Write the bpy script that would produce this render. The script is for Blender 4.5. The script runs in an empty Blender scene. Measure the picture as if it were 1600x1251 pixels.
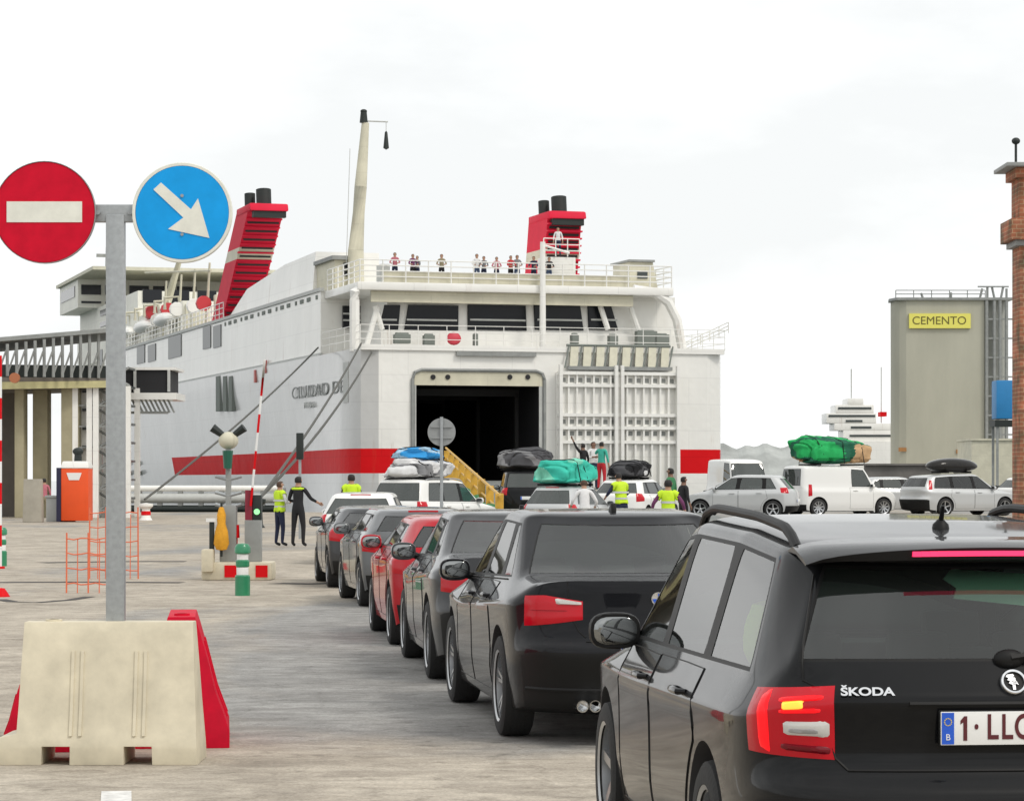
import bpy, bmesh, math, random
from mathutils import Vector, Matrix, noise
from mathutils.bvhtree import BVHTree
R = math.radians
sc = bpy.context.scene
# ------------------------------------------------------------------ camera
CAM_H, FPX, HOR = 1.68, 4300.0, 749.0          # eye height, focal length in 1600-wide pixels, horizon row
cam_d = bpy.data.cameras.new('camera'); cam = bpy.data.objects.new('camera', cam_d)
sc.collection.objects.link(cam); sc.camera = cam
cam.location = (0, 0, CAM_H); cam.rotation_euler = (R(90), 0, 0)
cam_d.sensor_width = 36; cam_d.lens = FPX / 1600 * 36
cam_d.shift_y = (HOR - 625.5) / 1600
cam_d.clip_start = .1; cam_d.clip_end = 20000
# ------------------------------------------------------------------ sky and sun (bright overcast)
w = bpy.data.worlds.new('World'); sc.world = w; w.use_nodes = True
nt = w.node_tree; nt.nodes.clear()
def N(nt, t, **k):
    n = nt.nodes.new(t)
    for a, b in k.items(): setattr(n, a, b)
    return n
out = N(nt, 'ShaderNodeOutputWorld'); bg = N(nt, 'ShaderNodeBackground')
sky = N(nt, 'ShaderNodeTexSky', sky_type='NISHITA', sun_disc=False)
sky.sun_elevation = R(48); sky.sun_rotation = R(140); sky.dust_density = 4; sky.air_density = 1
tc = N(nt, 'ShaderNodeTexCoord'); mp = N(nt, 'ShaderNodeMapping'); mp.inputs['Scale'].default_value = (1.2, 1.2, 3.2)
nz = N(nt, 'ShaderNodeTexNoise'); nz.inputs['Scale'].default_value = 2.2; nz.inputs['Detail'].default_value = 7
nz.inputs['Roughness'].default_value = .55
cr = N(nt, 'ShaderNodeValToRGB')
cr.color_ramp.elements[0].position = .42; cr.color_ramp.elements[0].color = (7.75, 7.9, 7.9, 1)
cr.color_ramp.elements[1].position = .68; cr.color_ramp.elements[1].color = (10.8, 10.85, 10.8, 1)
mx = N(nt, 'ShaderNodeMixRGB'); mx.inputs[0].default_value = .94
nt.links.new(tc.outputs['Generated'], mp.inputs['Vector']); nt.links.new(mp.outputs[0], nz.inputs['Vector'])
nt.links.new(nz.outputs[0], cr.inputs[0]); nt.links.new(sky.outputs[0], mx.inputs[1]); nt.links.new(cr.outputs[0], mx.inputs[2])
nt.links.new(mx.outputs[0], bg.inputs[0]); bg.inputs[1].default_value = .105
nt.links.new(bg.outputs[0], out.inputs[0])
sl = bpy.data.lights.new('sun', 'SUN'); sl.energy = 1.1; sl.angle = R(12); sl.color = (1, .95, .87)
so = bpy.data.objects.new('sun', sl); sc.collection.objects.link(so)
# light comes from behind the camera, to the right, high
_d = Vector((-.62, .55, -.95)); so.rotation_euler = _d.to_track_quat('-Z', 'Y').to_euler()
sc.view_settings.view_transform = 'Standard'; sc.view_settings.look = 'None'
sc.view_settings.gamma = 1; sc.view_settings.exposure = 0.27
sc.cycles.max_bounces = 6; sc.cycles.transparent_max_bounces = 12
# ------------------------------------------------------------------ helpers
COL = sc.collection
def px(x, y, d):                                # point seen at photo pixel (x, y), d metres away
    return Vector(((x - 800) * d / FPX, d, CAM_H - (y - HOR) * d / FPX))
def rise(x, y):                                 # the quay climbs slightly to the far right
    t = min(1, max(0, (y - 62) / 28)); u = min(1, max(0, (x + 1.5) / 5))
    return .36 * t * t * (3 - 2 * t) * u * u * (3 - 2 * u)
def mat(name, col, rough=.6, metal=0, coat=0, var=0, vscale=3, bump=0, bscale=20, emit=0, spec=.5, rvar=0, streak=None):
    m = bpy.data.materials.new(name); m.use_nodes = True; nt = m.node_tree
    b = nt.nodes['Principled BSDF']; b.inputs['Base Color'].default_value = (*col, 1)
    b.inputs['Roughness'].default_value = rough; b.inputs['Metallic'].default_value = metal
    b.inputs['Coat Weight'].default_value = coat; b.inputs['Coat Roughness'].default_value = .04
    b.inputs['Specular IOR Level'].default_value = spec
    if emit: b.inputs['Emission Color'].default_value = (*col, 1); b.inputs['Emission Strength'].default_value = emit
    tc = N(nt, 'ShaderNodeTexCoord')
    if var or rvar:
        n = N(nt, 'ShaderNodeTexNoise'); n.inputs['Scale'].default_value = vscale; n.inputs['Detail'].default_value = 8
        n.inputs['Roughness'].default_value = .62
        if streak:
            mp = N(nt, 'ShaderNodeMapping'); mp.inputs['Scale'].default_value = streak
            nt.links.new(tc.outputs['Object'], mp.inputs[0]); nt.links.new(mp.outputs[0], n.inputs['Vector'])
        else: nt.links.new(tc.outputs['Object'], n.inputs['Vector'])
        r = N(nt, 'ShaderNodeMapRange'); r.inputs[1].default_value = .3; r.inputs[2].default_value = .7
        r.inputs[3].default_value = 1 - var; r.inputs[4].default_value = 1 + var * .6
        nt.links.new(n.outputs[0], r.inputs[0])
        mu = N(nt, 'ShaderNodeVectorMath', operation='SCALE'); mu.inputs[0].default_value = col
        nt.links.new(r.outputs[0], mu.inputs['Scale']); nt.links.new(mu.outputs[0], b.inputs['Base Color'])
        if rvar:
            r2 = N(nt, 'ShaderNodeMapRange'); r2.inputs[1].default_value = .3; r2.inputs[2].default_value = .7
            r2.inputs[3].default_value = rough; r2.inputs[4].default_value = rough + rvar
            nt.links.new(n.outputs[0], r2.inputs[0]); nt.links.new(r2.outputs[0], b.inputs['Roughness'])
    if bump:
        n2 = N(nt, 'ShaderNodeTexNoise'); n2.inputs['Scale'].default_value = bscale; n2.inputs['Detail'].default_value = 5
        nt.links.new(tc.outputs['Object'], n2.inputs['Vector'])
        bp = N(nt, 'ShaderNodeBump'); bp.inputs['Strength'].default_value = bump; bp.inputs['Distance'].default_value = .02
        nt.links.new(n2.outputs[0], bp.inputs['Height']); nt.links.new(bp.outputs[0], b.inputs['Normal'])
    return m
def glass(name, tint, amount):                  # tinted car glass: glossy coat over a tinted see-through body
    m = bpy.data.materials.new(name); m.use_nodes = True; nt = m.node_tree; nt.nodes.clear()
    o = N(nt, 'ShaderNodeOutputMaterial'); g = N(nt, 'ShaderNodeBsdfGlossy'); g.inputs['Roughness'].default_value = .02
    t = N(nt, 'ShaderNodeBsdfTransparent'); t.inputs[0].default_value = (*tint, 1)
    d = N(nt, 'ShaderNodeBsdfDiffuse'); d.inputs[0].default_value = (.085, .10, .092, 1)
    m1 = N(nt, 'ShaderNodeMixShader'); m1.inputs[0].default_value = amount
    f = N(nt, 'ShaderNodeFresnel'); f.inputs[0].default_value = 1.8
    m2 = N(nt, 'ShaderNodeMixShader')
    nt.links.new(t.outputs[0], m1.inputs[1]); nt.links.new(d.outputs[0], m1.inputs[2])
    nt.links.new(f.outputs[0], m2.inputs[0]); nt.links.new(m1.outputs[0], m2.inputs[1]); nt.links.new(g.outputs[0], m2.inputs[2])
    nt.links.new(m2.outputs[0], o.inputs[0])
    return m
class MB:
    def __init__(s): s.v = []; s.f = []; s.m = []; s.M = Matrix(); s.mi = 0
    def add(s, vs, fs):
        n = len(s.v); s.v += [s.M @ Vector(v) for v in vs]; s.f += [tuple(i + n for i in f) for f in fs]; s.m += [s.mi] * len(fs); return s
    def box(s, c, sz, rot=None, taper=1):
        x, y, z = sz[0] / 2, sz[1] / 2, sz[2] / 2; q = rot.to_matrix() if rot else None
        vs = [Vector((i * x * (taper if k > 0 else 1), j * y * (taper if k > 0 else 1), k * z)) for k in (-1, 1) for j in (-1, 1) for i in (-1, 1)]
        if q: vs = [q @ v for v in vs]
        return s.add([v + Vector(c) for v in vs], [(0, 2, 3, 1), (4, 5, 7, 6), (0, 1, 5, 4), (2, 6, 7, 3), (0, 4, 6, 2), (1, 3, 7, 5)])
    def b2(s, lo, hi): return s.box([(a + b) / 2 for a, b in zip(lo, hi)], [abs(b - a) for a, b in zip(lo, hi)])
    def cyl(s, a, b, r0, r1=None, n=12, caps=True):
        a, b = Vector(a), Vector(b); r1 = r0 if r1 is None else r1
        q = (b - a).to_track_quat('Z', 'Y').to_matrix(); vs = []
        for c, r in ((a, r0), (b, r1)):
            for i in range(n):
                t = 2 * math.pi * i / n; vs.append(c + q @ Vector((r * math.cos(t), r * math.sin(t), 0)))
        fs = [(i, (i + 1) % n, n + (i + 1) % n, n + i) for i in range(n)]
        if caps: fs += [tuple(range(n - 1, -1, -1)), tuple(range(n, 2 * n))]
        return s.add(vs, fs)
    def tube(s, pts, r, n=8, closed=False):
        pts = [Vector(p) for p in pts]; m = len(pts); vs = []; up = Vector((0, 0, 1))
        rr = r if isinstance(r, (list, tuple)) else [r] * m
        for i, p in enumerate(pts):
            a = pts[(i - 1) % m] if (i or closed) else p; b = pts[(i + 1) % m] if (i < m - 1 or closed) else p
            t = (b - a).normalized(); u = t.cross(up)
            if u.length < .05: u = t.cross(Vector((0, 1, 0)))
            u.normalize(); v = t.cross(u).normalized()
            for k in range(n):
                an = 2 * math.pi * k / n; vs.append(p + (u * math.cos(an) + v * math.sin(an)) * rr[i])
        fs = []
        for i in range(m if closed else m - 1):
            j = (i + 1) % m
            fs += [(i * n + k, i * n + (k + 1) % n, j * n + (k + 1) % n, j * n + k) for k in range(n)]
        if not closed: fs += [tuple(range(n - 1, -1, -1)), tuple((m - 1) * n + k for k in range(n))]
        return s.add(vs, fs)
    def lathe(s, prof, n=24, axis='z', c=(0, 0, 0)):
        vs = []; c = Vector(c)
        for i in range(n):
            t = 2 * math.pi * i / n; a, b = math.cos(t), math.sin(t)
            for r, h in prof:
                vs.append(c + Vector((r * a, r * b, h)) if axis == 'z' else c + (Vector((h, r * a, r * b)) if axis == 'x' else Vector((r * a, h, r * b))))
        k = len(prof)
        return s.add(vs, [(i * k + j, ((i + 1) % n) * k + j, ((i + 1) % n) * k + j + 1, i * k + j + 1) for i in range(n) for j in range(k - 1)])
    def prism(s, poly, a, b, plane='xz'):       # polygon in plane, from a to b along the third axis
        f = {'xz': lambda p, t: (p[0], t, p[1]), 'yz': lambda p, t: (t, p[0], p[1]), 'xy': lambda p, t: (p[0], p[1], t)}[plane]
        n = len(poly)
        return s.add([f(p, a) for p in poly] + [f(p, b) for p in poly],
                     [tuple(range(n)), tuple(range(2 * n - 1, n - 1, -1))] + [(i, (i + 1) % n + 0, n + (i + 1) % n, n + i) for i in range(n)])
    def ell(s, c, r, n=12, m=8, fn=None):
        vs = []; c = Vector(c)
        for j in range(m + 1):
            p = math.pi * j / m
            for i in range(n):
                t = 2 * math.pi * i / n; v = Vector((r[0] * math.sin(p) * math.cos(t), r[1] * math.sin(p) * math.sin(t), r[2] * math.cos(p)))
                vs.append(c + (fn(v) if fn else v))
        return s.add(vs, [(j * n + i, j * n + (i + 1) % n, (j + 1) * n + (i + 1) % n, (j + 1) * n + i) for j in range(m) for i in range(n)])
    def build(s, name, mats, parent=None, smooth=False, bevel=0, loc=None, ang=35):
        me = bpy.data.meshes.new(name); me.from_pydata([tuple(v) for v in s.v], [], s.f)
        mats = mats if isinstance(mats, (list, tuple)) else [mats]
        for q in mats: me.materials.append(q)
        me.polygons.foreach_set('material_index', s.m)
        bm = bmesh.new(); bm.from_mesh(me)
        bmesh.ops.remove_doubles(bm, verts=bm.verts, dist=1e-5)
        bmesh.ops.recalc_face_normals(bm, faces=bm.faces)
        if bevel:
            es = [e for e in bm.edges if len(e.link_faces) == 2 and e.calc_face_angle(0) > R(30)]
            bmesh.ops.bevel(bm, geom=es, offset=bevel, segments=2, profile=.6, affect='EDGES')
        bm.to_mesh(me); bm.free()
        if smooth or bevel: shade(me, ang)
        return link(name, me, parent, loc)
def shade(me, ang=35):
    me.polygons.foreach_set('use_smooth', [True] * len(me.polygons))
    try: me.set_sharp_from_angle(angle=R(ang))
    except Exception: pass
def link(name, me, parent=None, loc=None):
    o = bpy.data.objects.new(name, me); COL.objects.link(o)
    if parent: o.parent = parent
    if loc is not None: o.location = loc
    return o
def tag(o, label=None, cat=None, group=None, kind=None):
    if label: o['label'] = label
    if cat: o['category'] = cat
    if group: o['group'] = group
    if kind: o['kind'] = kind
    return o
def thing(name, label, cat, loc=(0, 0, 0), rz=0, group=None):
    o = bpy.data.objects.new(name, None); COL.objects.link(o); o.location = loc; o.rotation_euler = (0, 0, rz)
    o.empty_display_size = .2
    return tag(o, label, cat, group)
def bake(o, delete=True):                       # evaluate modifiers into a plain mesh
    dg = bpy.context.evaluated_depsgraph_get(); dg.update()
    me = bpy.data.meshes.new_from_object(o.evaluated_get(dg))
    if delete: bpy.data.objects.remove(o)
    return me
def textmesh(s, size, ext=.002, align='CENTER', sx=1, bold=0):
    c = bpy.data.curves.new('t', 'FONT'); c.body = s; c.size = size; c.extrude = ext; c.align_x = align; c.align_y = 'CENTER'; c.offset = bold
    o = bpy.data.objects.new('t', c); COL.objects.link(o); me = bake(o); me.transform(Matrix.Diagonal((sx, 1, 1, 1))); return me
def text(s, size, m, parent, loc, name='lettering', ext=.002, sx=1, rot=(R(90), 0, 0), bold=0, align='CENTER'):
    me = textmesh(s, size, ext, align, sx, bold); me.materials.clear(); me.materials.append(m)
    o = link(name, me, parent, loc); o.rotation_euler = rot; return o
# ------------------------------------------------------------------ materials
M = {}
def paint(name, col, metal=0, rough=.38, coat=.8):
    M[name] = mat(name, col, rough, metal, coat, rvar=.12, vscale=5, spec=.06)
    M[name].node_tree.nodes['Principled BSDF'].inputs['Coat IOR'].default_value = 1.30
def dusty(name):
    m = M[name]; nt = m.node_tree; b = nt.nodes['Principled BSDF']; tc = N(nt, 'ShaderNodeTexCoord'); n = N(nt, 'ShaderNodeTexNoise'); n.inputs['Scale'].default_value = 14; n.inputs['Detail'].default_value = 10; n.inputs['Roughness'].default_value = .7
    nt.links.new(tc.outputs['Object'], n.inputs[0]); sx = N(nt, 'ShaderNodeSeparateXYZ'); nt.links.new(tc.outputs['Object'], sx.inputs[0])
    r = N(nt, 'ShaderNodeMapRange'); [setattr(r.inputs[i], 'default_value', v) for i, v in zip((1, 2, 3, 4), (.2, .70, .10, .004))]; nt.links.new(sx.outputs[2], r.inputs[0])
    q = N(nt, 'ShaderNodeMath', operation='MULTIPLY'); nt.links.new(r.outputs[0], q.inputs[0]); nt.links.new(n.outputs[0], q.inputs[1])
    mx = N(nt, 'ShaderNodeMixRGB'); mx.inputs[1].default_value = b.inputs['Base Color'].default_value; mx.inputs[2].default_value = (.30, .26, .21, 1)
    for l in list(b.inputs['Base Color'].links): nt.links.new(l.from_socket, mx.inputs[1])
    nt.links.new(q.outputs[0], mx.inputs[0]); nt.links.new(mx.outputs[0], b.inputs['Base Color'])
paint('black_paint', (.0055, .006, .007)); paint('black_blue_paint', (.005, .0055, .0075)); paint('dark_grey_paint', (.05, .052, .055), .3)
paint('grey_paint', (.14, .145, .15), .4); paint('red_paint', (.42, .008, .018)); paint('white_paint', (.78, .78, .76)); paint('silver_paint', (.52, .53, .53), .35)
for q in ('black_paint', 'black_blue_paint', 'dark_grey_paint', 'grey_paint', 'red_paint', 'white_paint', 'silver_paint'): dusty(q)
M['glass'] = glass('car_glass', (.58, .70, .63), .10); M['glass_dark'] = glass('dark_car_glass', (.25, .27, .27), .5)
M['trim'] = mat('black_trim', (.010, .010, .010), .5, spec=.2); M['rubber'] = mat('tyre_rubber', (.018, .018, .018), .85, bump=.2, bscale=60)
M['rim'] = mat('alloy', (.45, .46, .47), .3, .8); M['steel'] = mat('steel', (.42, .43, .44), .45, .6, var=.15)
M['chrome'] = mat('chrome', (.75, .76, .77), .12, 1); M['interior'] = mat('interior_cloth', (.055, .055, .058), .9)
M['lamp_red'] = mat('lamp_red', (.50, .004, .014), .2, coat=.25, spec=.25); M['lamp_dark'] = mat('lamp_dark_red', (.16, .003, .010), .2, coat=.25, spec=.25)
M['lamp_lit'] = mat('lamp_lit', (.9, .010, .015), .25, emit=.5, spec=.2); M['lamp_amber'] = mat('lamp_amber', (1, .42, .05), .2, emit=1.1)
M['lamp_clear'] = mat('lamp_clear', (.55, .55, .52), .08, coat=1); M['brake_lit'] = mat('brake_lit', (.9, .03, .12), .2, emit=.75)
M['plate_white'] = mat('plate_white', (.78, .78, .76), .4); M['plate_red'] = mat('plate_lettering', (.09, .006, .01), .5); M['eu_blue'] = mat('band_blue', (.01, .09, .55), .4)
M['eu_yellow'] = mat('star_yellow', (.8, .6, .02), .5)
M['mirror'] = mat('mirror_glass', (.28, .29, .29), .03, 1)
# ------------------------------------------------------------------ vehicles
def lerp(a, b, t): return a + (b - a) * t
def sq(v, r): return math.copysign(r * min(1, abs(v) / r) ** .72, v)
def car_cage(p):
    L, w, H = p['L'], p['w'], p['H']; ry, fy = p['ry'], p['fy']
    yC0, yC1, yB0, yB1 = p['C0'], p['C1'], p['B0'], p['B1']
    rc = p.get('rc', 0)
    ylo = [0, .012 + rc * .1, .075 + rc * .5, .27 + rc * .7, ry - .42, ry + .44, yC1 + .02, yB0, yB1, fy - .50, fy + .42, L - .26, L - .06, L]
    if ylo[6] < ylo[5] + .05: ylo[6] = ylo[5] + .12
    xlo = [0, .50, .86 - rc * .35, .975 - rc * .12, 1, 1, 1, 1, 1, 1, .985, .86, .5, 0]
    rings = []
    def low(fx, ry_, fy_, z, zr=None, zf=None):
        r = []
        for c in range(14):
            y = ylo[c]; e = 0
            y = max(y, 0) + (ry_ if c <= 2 else ry_ * (.6 if c == 3 else 0)) - (fy_ if c >= 12 else fy_ * .6 if c == 11 else 0)
            zz = z if not callable(z) else z(c)
            if zr is not None and c <= 3: zz = zr
            if zf is not None and c >= 11: zz = zf
            r.append(Vector((w * xlo[c] * fx, y, zz)))
        return r
    rings.append(low(.84, .36, .33, .17))
    rings.append(low(.94, p.get('r1', .10), .10, .195, .24, .22))
    rings.append(low(.985, p.get('r2', .0), .0, .42, p.get('z2r')))
    rings.append(low(.988, p.get('r3', .0), .0, p['z3']))
    zs0, zs1, znose = p['zs0'], p['zs1'], p['znose']
    sh = lambda c: lerp(zs0, zs1, min(1, max(0, (ylo[c] - .2) / (fy - .4)))) if c < 10 else (zs1 - .03 if c == 10 else znose)
    sh0 = sh; dz_ = p.get('dsh', .06); sh = lambda c: sh0(c) - (dz_ if 3 <= c <= 9 else 0)
    rings.append(low(.996, p['r4'], .22, sh))
    zb0, zb1 = p['zb0'], p['zb1']
    wr = p.get('wr', 0)
    yb = [p['rwb'], p['rwb'] + .01 + wr * .2, p['rwb'] + .05 + wr, p['D0'], p['D1'], yC0, yC1, yB0, yB1, p['A0'], p['A0'] + .10, p['wsb'] - .10, p['wsb'] - .02, p['wsb']]
    bx_ = p.get('bx', 1)
    xb = [0, .42, p['rwx']] + [q * bx_ for q in (.885, .90, .91, .912, .915, .915, .905, .875)] + [.66, .34, 0]
    rings.append([Vector((w * xb[c], yb[c], lerp(zb0, zb1, min(1, yb[c] / p['wsb'])) + (.0 if c > 2 else p.get('rwz', 0)))) for c in range(14)])
    lean = p['lean']; yt = [p['rwt'], p['rwt'] + .01 + wr * .2, p['rwt'] + .04 + wr, p['D0t'], p['D1t'], yC0 + lean[0], yC1 + lean[0], yB0 + lean[1], yB1 + lean[1], p['A0t'], p['A0t'] + .07, p['wst'] - .07, p['wst'] - .02, p['wst']]
    tw = p['tw']; xt = [0, .38 * tw / .72, p['rwx'] * tw / .93 * .98, tw * .985, tw, tw * 1.01, tw * 1.01, tw * 1.01, tw * 1.01, tw * .985, tw * .94, tw * .70, tw * .36, 0]
    def zt(y):
        a = (y - p['rwt']) / (p['wst'] - p['rwt']); a = min(1, max(0, a))
        return H - p['wt'] - p['dr'] * (1 - a) ** 2 - .05 * max(0, a - .6) ** 2 * 6
    rings.append([Vector((w * xt[c], yt[c], zt(yt[c]) - (.015 if c in (10,) else 0))) for c in range(14)])
    r7 = []
    ym = (p['rwt'] + p['wst']) / 2
    for c in range(14):
        v = rings[-1][c]; r7.append(Vector((v.x * p.get('rx', .93), lerp(v.y, ym, .04), zt(v.y) + p['wt'] * .70)))
    rings.append(r7)
    r8 = []
    cx = [0, .30, .46, .52, .54, .55, .55, .55, .55, .52, .47, .36, .2, 0]; cy = [0, .03, .10, .22, .3]
    for c in range(14):
        v = r7[c]; y = lerp(v.y, ym, .12)
        if c <= 4: y = p['rwt'] + .16 + [0, .02, .08, .2, .34][c]
        if c >= 9: y = p['wst'] - .16 - [0, .02, .08, .2, .34][13 - c]
        r8.append(Vector((w * cx[c], y, zt(y) + p['wt'])))
    rings.append(r8)
    return rings
GL = {0: 2, 1: 2, 4: 3, 6: 4, 8: 5, 10: 1, 11: 1, 12: 1}
def wheel_mesh(r, style):
    key = (round(r, 3), style)
    if key in wheel_mesh.c: return wheel_mesh.c[key]
    t = MB(); hw = .105; ri = r * .66
    t.lathe([(ri, -hw * .8), (ri + .02, -hw), (r * .90, -hw), (r * .975, -hw * .88), (r, -hw * .55), (r, hw * .55), (r * .975, hw * .88), (r * .90, hw), (ri + .02, hw), (ri, hw * .8)], 40, 'x')
    for q in (-.045, 0, .045): t.lathe([(r + .001, q - .004), (r - .006, q), (r + .001, q + .004)], 40, 'x')
    m = MB(); m.lathe([(ri * 1.0, -hw * .9), (ri + .018, -hw * .98), (ri + .018, -hw * .85), (ri * .97, -hw * .8), (ri * .93, hw * .5), (ri, hw * .7)], 40, 'x')
    m.lathe([(.0, -hw * .62), (.035, -hw * .62), (.05, -hw * .5), (.055, .01)], 20, 'x')
    ns = 5 if style != 'steel' else 9
    for i in range(ns):
        a = 2 * math.pi * i / ns
        for da in ((-.16, .16) if style == 'double' else (0,)):
            q = Matrix.Rotation(a, 4, 'X')
            m.M = q
            wd = .024 if style == 'double' else (.045 if style == 'five' else .05)
            a0, a1 = da * .35, da
            vs = []
            for rr, aa, xo in ((.045, a0, -hw * .55), (ri * .98, a1, -hw * .78)):
                for dw, dx in ((-wd, 0), (wd, 0), (wd, .03), (-wd, .03)):
                    vs.append((xo + dx, rr * math.sin(aa) * 1 + dw * .5, rr * math.cos(aa)))
            m.add(vs, [(0, 1, 5, 4), (1, 2, 6, 5), (2, 3, 7, 6), (3, 0, 4, 7), (0, 3, 2, 1), (4, 5, 6, 7)])
    m.M = Matrix()
    m.mi = 1; m.lathe([(0, .03), (ri * .95, .03), (ri * .95, .035), (0, .035)], 24, 'x')
    a = m.build('wheel', [M['rim'], M['trim']], None, True); b = t.build('tyre', M['rubber'], None, True)
    wheel_mesh.c[key] = (a.data, b.data); bpy.data.objects.remove(a); bpy.data.objects.remove(b)
    return wheel_mesh.c[key]
wheel_mesh.c = {}
def body_hit(bvh, o, d):
    h = bvh.ray_cast(Vector(o), Vector(d).normalized()); return h[0], h[1]
def side_pt(bvh, side, y, z, off=.004):
    h, n = body_hit(bvh, (side * 3, y, z), (-side, 0, 0))
    return h + Vector((side * off, 0, 0)) if h else None
def rear_pt(bvh, x, z, off=.004):
    h, n = body_hit(bvh, (x, -3, z), (0, 1, 0)); return h + Vector((0, -off, 0)) if h else None
def cyl_pt(bvh, side, phi, z, off, c=(.42, .62)):   # phi 0 = straight back, 90 = straight out to the side
    d = Vector((side * math.sin(phi), -math.cos(phi), 0)); ctr = Vector((side * c[0], c[1], z))
    h, n = body_hit(bvh, ctr + d * 3, -d); return h + d * off if h else None
def patch(name, grid, m, parent, depth, bm_side):
    """skin over a grid of surface points, with a rim going back into the body"""
    b = MB(); nr, nc = len(grid), len(grid[0]); vs = [p for r in grid for p in r]
    fs = [(i * nc + j, i * nc + j + 1, (i + 1) * nc + j + 1, (i + 1) * nc + j) for i in range(nr - 1) for j in range(nc - 1)]
    b.add(vs, fs)
    loop = [(0, j) for j in range(nc)] + [(i, nc - 1) for i in range(1, nr)] + [(nr - 1, j) for j in range(nc - 2, -1, -1)] + [(i, 0) for i in range(nr - 2, 0, -1)]
    lp = [grid[i][j] for i, j in loop]; bk = [p + bm_side(p) * depth for p in lp]; n = len(lp)
    b.mi = 1 if isinstance(m, list) else 0
    b.add(lp + bk, [(i, (i + 1) % n, n + (i + 1) % n, n + i) for i in range(n)])
    return b.build(name, m, parent, True, ang=50)
def lamp_patch(bvh, side, ph0, ph1, zlo, zhi, m, parent, name='tail_light', off=.010, nu=14, nv=8, c=(.42, .62)):
    g = []
    for j in range(nv):
        row = []
        for i in range(nu):
            a = i / (nu - 1); ph = R(lerp(ph0, ph1, a)); z = lerp(zlo(a), zhi(a), j / (nv - 1))
            e = min(1, 4 * min(a, 1 - a) + .35) * min(1, 4 * min(j / (nv - 1), 1 - j / (nv - 1)) + .35)
            h = cyl_pt(bvh, side, ph, z, off * e, c)
            if h is None: return None
            row.append(h)
        g.append(row)
    return patch(name, g, m, parent, .03, lambda p: Vector((side * c[0] - p.x, c[1] - p.y, 0)).normalized())
def door_patch(bvh, side, y0b, y1b, y0t, y1t, z0, zt, parent, m, arch=None, nm='door', handle='rear', hm=None, off=.0025):
    g = []; nv, nu = 14, 14
    for j in range(nv):
        row = []; b = j / (nv - 1); z = lerp(z0, zt((y0b + y1b) / 2), b)
        for i in range(nu):
            a = i / (nu - 1); lo = lerp(y0b, y0t, b); hi = lerp(y1b, y1t, b)
            if arch:
                yc, zc, rr = arch
                if abs(z - zc) < rr:
                    e = math.sqrt(rr * rr - (z - zc) ** 2)
                    if yc < (y0b + y1b) / 2: lo = max(lo, yc + e)
                    else: hi = min(hi, yc - e)
            y = lerp(lo, hi, a); zz = min(z, zt(y)); h = side_pt(bvh, side, y, zz, off)
            if h is None: return None
            row.append(h)
        g.append(row)
    o = patch(nm, g, [m, M['trim']], parent, .02, lambda p: Vector((-side, 0, 0)))
    loop = g[0] + [r[-1] for r in g[1:]] + g[-1][-2::-1] + [r[0] for r in g[-2:0:-1]]
    MB().tube([p - Vector((side * .0005, 0, 0)) for p in loop], .0035, 5, True).build('seam', M['trim'], o, True)
    y = lerp(y0t, y1t, .14); z = zt(y) - .10
    h = side_pt(bvh, side, y, z, .0)
    if h:
        hb = MB(); x = h.x + side * .03
        hb.tube([(h.x, y - .01, z), (x, y + .01, z), (x + side * .005, y + .09, z + .002), (x, y + .17, z), (h.x, y + .19, z)], [.010, .014, .016, .014, .010], 8)
        hb.build('handle', hm or m, o, True)
    return o
def rounded(name, c, s, m, parent, r=.02, rot=None): return MB().box(c, s, rot).build(name, m, parent, bevel=r)
TM = [bpy.data.materials.new('region_%d' % i) for i in range(9)]
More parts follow.
